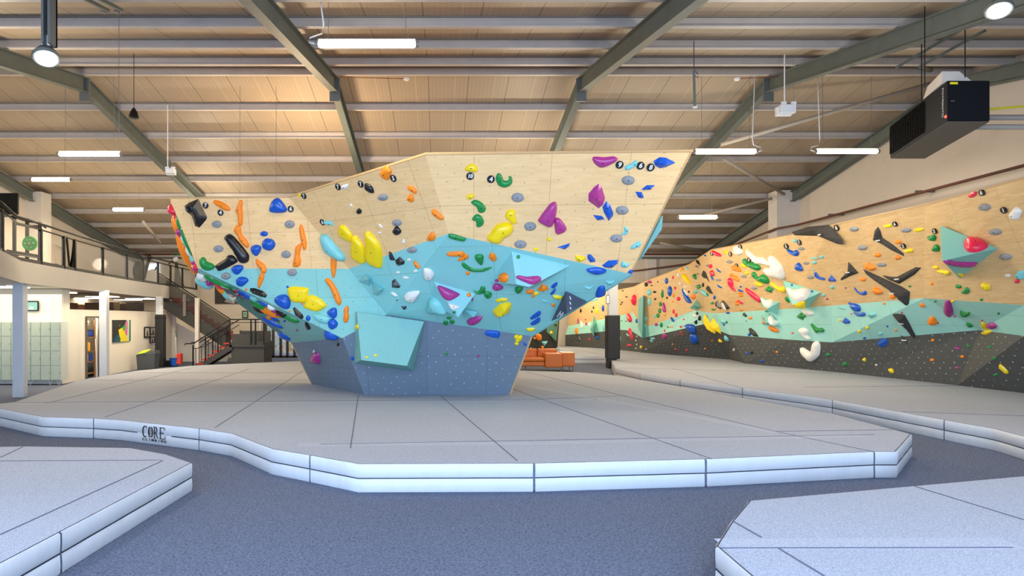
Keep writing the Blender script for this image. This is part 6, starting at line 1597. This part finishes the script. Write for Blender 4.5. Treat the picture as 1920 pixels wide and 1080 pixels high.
def hold(c, kind, noun, pxy, tagless=True):
    """outline in photograph pixels laid on the face it is bolted to"""
    n = len(pxy); cx = sum(p[0] for p in pxy) / n; cy = sum(p[1] for p in pxy) / n
    f = find(cx, cy)
    if f is None:
        # nudge towards the nearest face
        best = None
        for r in range(1, 26):
            for a in range(12):
                q = find(cx + r * math.cos(a * math.pi / 6), cy + r * math.sin(a * math.pi / 6))
                if q: best = q; break
            if best: break
        f = best
    fc = f[1]; nrm = fc['plane'][0]; ctr = on(cx, cy, fc['plane']); U, V = basis(nrm)
    pts3 = [on(x, y, fc['plane']) for x, y in pxy]
    p2 = [Vector(((p - ctr).dot(U), (p - ctr).dot(V))) for p in pts3]
    lim = 1.6
    for p in p2:
        if p.length > lim: p *= lim / p.length
    ar_ = sum(p2[i].x * p2[(i + 1) % n].y - p2[(i + 1) % n].x * p2[i].y for i in range(n))
    if ar_ < 0: p2 = p2[::-1]
    if kind in 'pes': p2 = smooth_closed(p2, 2 if n > 9 else 3)
    prof = {'p': 'dome', 'e': 'dome', 's': 'slab', 'a': 'facet', 'w': 'facet'}[kind]
    b = blob(p2, prof, {'p': .85, 'e': .75, 's': .5, 'a': .9, 'w': .8}[kind], .2)
    if b is None: return None
    vs, fs, R, Hh, bc = b
    mb = MB(); mb.add([ctr + U * x + V * y + nrm * (z + .001) for x, y, z in vs], fs)
    name = 'climbing_hold'
    o = build(name, mb, HM[c], None, smooth=(prof != 'facet'), loc=ctr)
    o['category'] = 'climbing hold'
    px_area = 0
    for i in range(n): px_area += pxy[i][0] * pxy[(i + 1) % n][1] - pxy[(i + 1) % n][0] * pxy[i][1]
    px_area = abs(px_area) / 2
    if px_area > 70:
        q = ctr + U * bc.x + V * bc.y
        build('bolt', MB().tube([q + nrm * (Hh * .9), q + nrm * (Hh + .006)], .009, 8), M_hbolt, o)
    # describe its outline
    mx_ = sum(p.x for p in p2) / len(p2); my_ = sum(p.y for p in p2) / len(p2)
    sxx = sum((p.x - mx_) ** 2 for p in p2); syy = sum((p.y - my_) ** 2 for p in p2); sxy = sum((p.x - mx_) * (p.y - my_) for p in p2)
    dd = math.sqrt((sxx - syy) ** 2 / 4 + sxy ** 2); l1, l2 = (sxx + syy) / 2 + dd, (sxx + syy) / 2 - dd
    asp = math.sqrt(l1 / max(l2, 1e-9))
    if noun == '-':
        if kind == 'e': noun = 'round' if asp < 1.35 else 'oval' if asp < 2.4 else 'narrow oval'
        elif kind == 'a': noun = 'angular' if asp < 2 else 'pointed'
        else: noun = 'rounded' if asp < 1.5 else 'oblong' if asp < 2.4 else 'long'
    size = 'tiny ' if px_area < 22 else 'small ' if px_area < 110 else '' if px_area < 500 else 'large '
    HOLDS.append(dict(pa=px_area, o=o, col=HC[c][1], noun=noun, size=size, key=fc['key'], x=cx, y=cy, c=ctr, R=R, H=Hh, n=nrm, U=U, V=V, bc=bc))
    return HOLDS[-1]

for ck, txt in HD.items():
    ox, oy, sc = CROPS[ck]
    for line in txt.strip().splitlines():
        t = line.split(); c, kind, noun = t[:3]; nums = [float(v) for v in t[3:]]
        if kind == 'e':
            u, v, ru, rv = nums; pts = [(ox + (u + ru * math.cos(a * math.pi / 4)) / sc, oy + (v + rv * math.sin(a * math.pi / 4)) / sc) for a in range(8)]
        else: pts = [(ox + nums[i] / sc, oy + nums[i + 1] / sc) for i in range(0, len(nums), 2)]
        h = hold(c, kind, noun, pts)
        if h is None: continue
        if noun == 'horned' and ck == 'c1':
            q = h['c'] + h['U'] * (-.07) + h['V'] * .09 + h['n'] * (h['H'] * 1.0 + .005)
            mb = MB(); r_ = .05
            ringp = []
            for a in range(14):
                t_ = a * 2 * math.pi / 14; ringp.append((math.cos(t_), math.sin(t_)))
            vs = [q + h['U'] * x * r_ * 1.5 + h['V'] * y * r_ * 1.5 - h['n'] * .012 for x, y in ringp] + [q + h['U'] * x * r_ + h['V'] * y * r_ + h['n'] * .01 for x, y in ringp] + [q + h['U'] * x * r_ * .6 + h['V'] * y * r_ * .6 - h['n'] * .07 for x, y in ringp]
            build('finger_pocket', mb.add(vs, [(i, (i + 1) % 14, 14 + (i + 1) % 14, 14 + i) for i in range(14)] + [(14 + i, 14 + (i + 1) % 14, 28 + (i + 1) % 14, 28 + i) for i in range(14)] + [tuple(range(28, 42))]), HM['k'], h['o'], smooth=True)
        if noun == 'framed':
            o = h['o']; q = h['c']
            build('pale_centre', MB().add([q + h['U'] * x * .09 + h['V'] * y * .17 + h['n'] * (h['H'] + .012) for x, y in ((-1, .4), (-.3, 1), (.6, .4), (1, -.6), (.3, -1), (-.8, -.3))], [tuple(range(5, -1, -1))]), HM['w'], o, solid=.01)
        if kind == 'w':
            q = h['c'] + h['U'] * h['bc'].x * .6 + h['V'] * h['bc'].y * .6 + h['n'] * (h['H'] * 1.0)
            build('stencil_mark', MB().bar(q - h['U'] * .07, q + h['U'] * .07, .03, .006, h['n']), M_white, h['o'])

# the crowd of holds on the left edge and beneath it, sized in metres and set on the side face
def blobby(c, loc, axes, rad, noun, key, xy):
    mb = MB(); U, V, Nn = axes; vs = []; fs = []; a_, b_, h_ = rad; K = 14; Q = 6
    rr = random.Random(int(loc.x * 1000) ^ int(loc.z * 777)); ph = rr.random() * 6
    for q in range(Q):
        e = q / (Q - 1) * math.pi / 2
        for k in range(K):
            t = 2 * math.pi * k / K; w = 1 + .14 * math.sin(3 * t + ph) + .08 * math.sin(5 * t + ph * 2)
            vs.append(loc + U * a_ * w * math.cos(e) * math.cos(t) + V * b_ * w * math.cos(e) * math.sin(t) + Nn * h_ * math.sin(e))
    for q in range(Q - 1):
        for k in range(K): fs.append((q * K + k, q * K + (k + 1) % K, (q + 1) * K + (k + 1) % K, (q + 1) * K + k))
    o = build('climbing_hold', mb.add(vs, fs), HM[c], None, smooth=True, loc=loc); o['category'] = 'climbing hold'
    build('bolt', MB().tube([loc + Nn * (h_ * .9), loc + Nn * (h_ + .006)], .009, 6), M_hbolt, o)
    HOLDS.append(dict(pa=a_ * b_ * 6000, o=o, col=HC[c][1], noun=noun, size='large ' if a_ > .3 else '' if a_ > .14 else 'small ', key=key, x=xy[0], y=xy[1], c=loc))
def side_axes(pa, pb, nn):
    U = (pb - pa).normalized(); return U, nn.cross(U).normalized(), nn
nS = plane3(T1, G, S2)[0]
if nS.x > 0: nS = -nS
UE = (G - T1).normalized()
for c, px, py, back, a_, b_, h_, noun in (
    ('r', 324, 390, .25, .14, .12, .2, 'rounded'), ('r', 332, 402, .3, .07, .08, .08, 'rounded'), ('o', 326, 417, .55, .3, .22, .22, 'oblong'), ('n', 335, 420, .12, .2, .12, .1, 'oblong'),
    ('m', 336, 430, .4, .14, .14, .2, 'rounded'), ('g', 338, 437, .5, .12, .12, .14, 'oval'), ('n', 350, 447, .1, .42, .1, .1, 'long'), ('o', 340, 462, .8, .62, .3, .3, 'long'), ('w', 347, 444, .3, .12, .1, .14, 'rounded'),
    ('t', 349, 452, .35, .14, .1, .12, 'rounded'), ('r', 350, 461, .4, .18, .1, .12, 'oblong'), ('w', 354, 468, .3, .16, .1, .14, 'oblong'), ('t', 358, 484, .3, .12, .1, .12, 'rounded'), ('m', 363, 490, .3, .1, .1, .12, 'rounded'),
    ('w', 366, 496, .35, .1, .1, .14, 'rounded'), ('r', 369, 500, .25, .12, .1, .12, 'rounded'), ('m', 362, 500, .5, .14, .12, .14, 'rounded'), ('o', 353, 490, .9, .3, .2, .2, 'oblong')):
    f_ = (py - 370) / (503 - 370); base = T1.lerp(G, f_)
    bk = S2 - T1; bk = (bk - UE * bk.dot(UE)).normalized()
    blobby(c, base + bk * (back + .05), (UE, nS.cross(UE).normalized(), nS), (a_ * .8, b_ * .75, h_ * .6), noun, 'wS', (px, py))
n6 = facing(PF6[0], G); UE6 = (H - G).normalized(); V6 = n6.cross(UE6).normalized()
for c, px, py, a_, b_, h_, noun in (
    ('w', 381, 515, .2, .16, .2, 'rounded'), ('n', 398, 519, .3, .12, .14, 'oblong'), ('t', 385, 524, .35, .22, .3, 'lumpy'), ('m', 395, 525, .12, .1, .2, 'rounded'), ('n', 418, 528, .45, .1, .16, 'long'), ('r', 414, 532, .22, .12, .14, 'oblong'),
    ('o', 424, 540, .3, .18, .24, 'oblong'), ('t', 436, 546, .34, .2, .34, 'lumpy'), ('n', 440, 541, .3, .12, .16, 'oblong'), ('r', 450, 545, .3, .1, .14, 'long'), ('b', 464, 550, .34, .12, .14, 'oblong'), ('r', 456, 548, .14, .1, .1, 'rounded'),
    ('t', 476, 556, .2, .12, .12, 'rounded'), ('n', 487, 566, .36, .14, .2, 'long'), ('b', 497, 566, .2, .08, .1, 'oblong'), ('w', 510, 572, .14, .08, .14, 'rounded'), ('k', 488, 574, .28, .14, .2, 'oblong'), ('o', 508, 578, .45, .16, .24, 'long'),
    ('m', 516, 578, .14, .08, .12, 'rounded'), ('k', 532, 585, .26, .12, .16, 'oblong'), ('n', 546, 592, .36, .14, .16, 'long'), ('m', 522, 584, .08, .08, .14, 'rounded'), ('b', 511, 600, .45, .12, .16, 'long'), ('o', 506, 592, .1, .1, .1, 'rounded'),
    ('b', 517, 594, .14, .14, .12, 'rounded'), ('b', 534, 626, .28, .16, .16, 'oblong')):
    blobby(c, on(px - 1.5, py + 3.5, PF6), (UE6, V6, n6), (a_ * .62, b_ * .8, h_ * .5), noun, 'tU', (px, py))
# rock-print volume hanging under the left edge
q0, q1, q2, q3 = on(409, 530, PF6), on(448, 548, PF6), on(446, 560, PF6), on(430, 552, PF6)
tip = on(438, 568, (n6, n6.dot(G) + .55))
vo_ = thing('climbing_volume', q0, 'white and grey marbled volume hanging under the left edge of the boulder', 'climbing volume')
mm_, N_, L_, B_ = nodes('marbled_paint'); nz_ = N_.new('ShaderNodeTexNoise'); nz_.inputs['Scale'].default_value = 3; cr_ = N_.new('ShaderNodeValToRGB')
cr_.color_ramp.elements[0].position = .45; cr_.color_ramp.elements[1].position = .52; cr_.color_ramp.elements[0].color = lin((90, 84, 84)); cr_.color_ramp.elements[1].color = lin((214, 208, 200)); L_.new(nz_.outputs[0], cr_.inputs[0]); L_.new(cr_.outputs[0], B_.inputs['Base Color'])
build('body', MB().add([q0, q1, q2, q3, tip], [(0, 1, 4), (1, 2, 4), (2, 3, 4), (3, 0, 4), (0, 3, 2, 1)]), mm_, vo_)

# past 300 in view: the 300 that show largest stay things, the specks become one object
HOLDS.sort(key=lambda h: -h['pa'])
rest = HOLDS[300:]; HOLDS = HOLDS[:300]
rv = []; rf_ = []; rm = []; mlist = []
org = rest[0]['c'].copy()
for h in rest:
    o = h['o']; me = o.data; k0 = len(rv); m_ = me.materials[0]
    if m_ not in mlist: mlist.append(m_)
    rv += [tuple(v.co + o.location - org) for v in me.vertices]
    for p in me.polygons: rf_.append(tuple(i + k0 for i in p.vertices)); rm.append(mlist.index(m_))
    for ch in list(o.children): bpy.data.objects.remove(ch)
    bpy.data.objects.remove(o)
me = bpy.data.meshes.new('small_climbing_holds'); me.from_pydata(rv, [], rf_)
for m_ in mlist: me.materials.append(m_)
me.polygons.foreach_set('material_index', rm); me.polygons.foreach_set('use_smooth', [True] * len(rf_)); me.update()
o = bpy.data.objects.new('small_climbing_holds', me); COL.objects.link(o); o.location = org
tag(o, 'the many tiny climbing holds and foot chips dotted over all the climbing faces', 'climbing holds', kind='stuff')
# ---- labels: each hold is singled out by look, then by neighbour, then by rank along its face
NUM = ['', '', 'two', 'three', 'four', 'five', 'six', 'seven', 'eight', 'nine', 'ten', 'eleven', 'twelve', 'thirteen', 'fourteen', 'fifteen', 'sixteen']
ORD = ['leftmost', 'second', 'third', 'fourth', 'fifth', 'sixth', 'seventh', 'eighth', 'ninth', 'tenth', 'eleventh', 'twelfth', 'thirteenth', 'fourteenth', 'fifteenth', 'sixteenth']
from collections import Counter, defaultdict
def base_(h): return (h['size'], h['noun'], h['col'], PH[h['key']])
cnt = Counter(base_(h) for h in HOLDS); used = set()
groups = defaultdict(list)
for h in HOLDS: groups[base_(h)].append(h)
looks = Counter((h['noun'], h['col'], PH[h['key']]) for h in HOLDS)
for h in HOLDS:
    h['o']['group'] = 'climbing holds on the free-standing boulder' if h['key'][0] in 'wtgv' and h['key'] not in ('v6', 'v7', 'v8', 'v9', 'v10', 'v11', 'v12') else 'climbing holds on the side and back walls'
    size, noun, col, ph = base_(h)
    if cnt[base_(h)] == 1:
        lab = f"{size}{noun} {col} hold on {ph}"
    else:
        lab = None; cand = []
        for g in HOLDS:
            if g is h: continue
            d = math.hypot(g['x'] - h['x'], g['y'] - h['y'])
            if d < 60 and looks[(g['noun'], g['col'], PH[g['key']])] == 1: cand.append((d, g))
        cand.sort(key=lambda t: t[0])
        for d, g in cand[:4]:
            dx, dy = g['x'] - h['x'], g['y'] - h['y']
            rel = ('left of' if dx > 0 else 'right of') if abs(dx) > abs(dy) else ('above' if dy > 0 else 'below')
            L1 = f"{size}{noun} {col} hold just {rel} the {g['noun']} {g['col']} hold on {PH[g['key']]}"
            if L1 not in used and len(L1.split()) <= 16:
                # make sure no twin satisfies it as well
                twin = False
                for t_ in groups[base_(h)]:
                    if t_ is h: continue
                    ex, ey = g['x'] - t_['x'], g['y'] - t_['y']
                    r2 = ('left of' if ex > 0 else 'right of') if abs(ex) > abs(ey) else ('above' if ey > 0 else 'below')
                    if r2 == rel and math.hypot(ex, ey) < max(60, d * 2): twin = True
                if not twin: lab = L1; break
        if lab is None:
            gr = sorted(groups[base_(h)], key=lambda t: t['x']); i = gr.index(h); n_ = len(gr)
            if n_ == 2: lab = f"{('left' if i == 0 else 'right')} one of two {size}{noun} {col} holds on {ph}"
            elif i == 0: lab = f"leftmost of {NUM[n_] if n_ < 17 else 'many'} {size}{noun} {col} holds on {ph}"
            elif i == n_ - 1: lab = f"rightmost of {NUM[n_] if n_ < 17 else 'many'} {size}{noun} {col} holds on {ph}"
            else: lab = f"{ORD[i]} from left of {NUM[n_] if n_ < 17 else 'many'} {size}{noun} {col} holds on {ph}"
            w_ = lab.split()
            if len(w_) > 16: lab = lab.replace(' on the ', ' on ').replace(" from left of ", " leftmost of ")
    used.add(lab); h['o']['label'] = lab

# ---- round black grade tags with white numerals
M_tag = mat('tag_black', (22, 22, 22), .5)
TAGS = [('c1', 411, 505, '7', 'beside the horned black hold'), ('c1', 546, 570, '4', 'under the topmost left orange hold'), ('c1', 1177, 537, '6', 'beside the large blue hold at the left top'),
        ('c3', 48, 418, '7', 'beside the small yellow hold near the top left'), ('c3', 355, 337, '7', 'left of the pale hold near the middle top edge'), ('c3', 560, 312, '7', 'left of the black drop hold near the middle top edge'),
        ('c3', 854, 260, '5', 'beside the high orange hold on the middle face'), ('c3', 215, 655, '6', 'beside the small ridged teal hold'), ('c3', 1543, 240, '10', 'under the yellow half-moon hold'),
        ('c3', 1730, 268, '4', 'left of the green U-shaped hold'), ('c5', 1159, 138, '9', 'right of the long magenta hold'), ('c5', 1347, 146, '6', 'right of the bent teal hold'), ('c5', 1438, 162, '8', 'left of the pointed blue hold'),
        ('r1', 332, 452, '3', 'over the red hold at the far top bend'), ('r1', 540, 458, '5', 'right of the high yellow hold at the far bend'), ('r1', 652, 378, '2', 'over the bone-shaped white hold'), ('r1', 752, 522, '6', 'over the upper curved green hold'),
        ('r1', 610, 592, '3', 'over the orange hold of the mid wall'), ('r2', 358, 327, '7', 'right of the small teal hold on the mid wall'), ('r2', 210, 370, '5', 'over the high hooked blue hold'),
        ('r2', 778, 162, '8', 'at the tip of the broad winged charcoal hold'), ('r2', 1435, 118, '6', 'right of the high yellow hold on the near wall'), ('r2', 1530, 365, '2', 'over the yellow hold beside the boomerang'),
        ('r2', 1883, 198, '2', 'over the green holds left of the sea-green volume'), ('r3', 1383, 143, '6', 'right of the topmost red hold'), ('r3', 1665, 367, '1', 'left of the white hold at the right edge')]
for ck, u, v, s_, where in TAGS:
    ox, oy, sc = CROPS[ck]; x, y = ox + u / sc, oy + v / sc
    f = find(x, y)
    if f is None: continue
    n_, k_ = f[1]['plane']; q = f[2]; U, V = basis(n_); r_ = .062 if q.y < 16 else .085
    o = thing('grade_tag', q, f"black grade tag numbered {s_} {where}", 'grade tag', 'numbered grade tags beside the start holds')
    lift = .012 if ck[0] == 'c' else .03
    q2 = q + n_ * .001
    build('disc', MB().tube([q2, q2 + n_ * lift], r_, 24), M_tag, o)
    build('numeral', text_mesh(s_, r_ * (1.65 if len(s_) == 1 else 1.35), q2 + n_ * (lift + .0005), U, V, n_, .001, shear=.15, bold=.004), M_white, o)
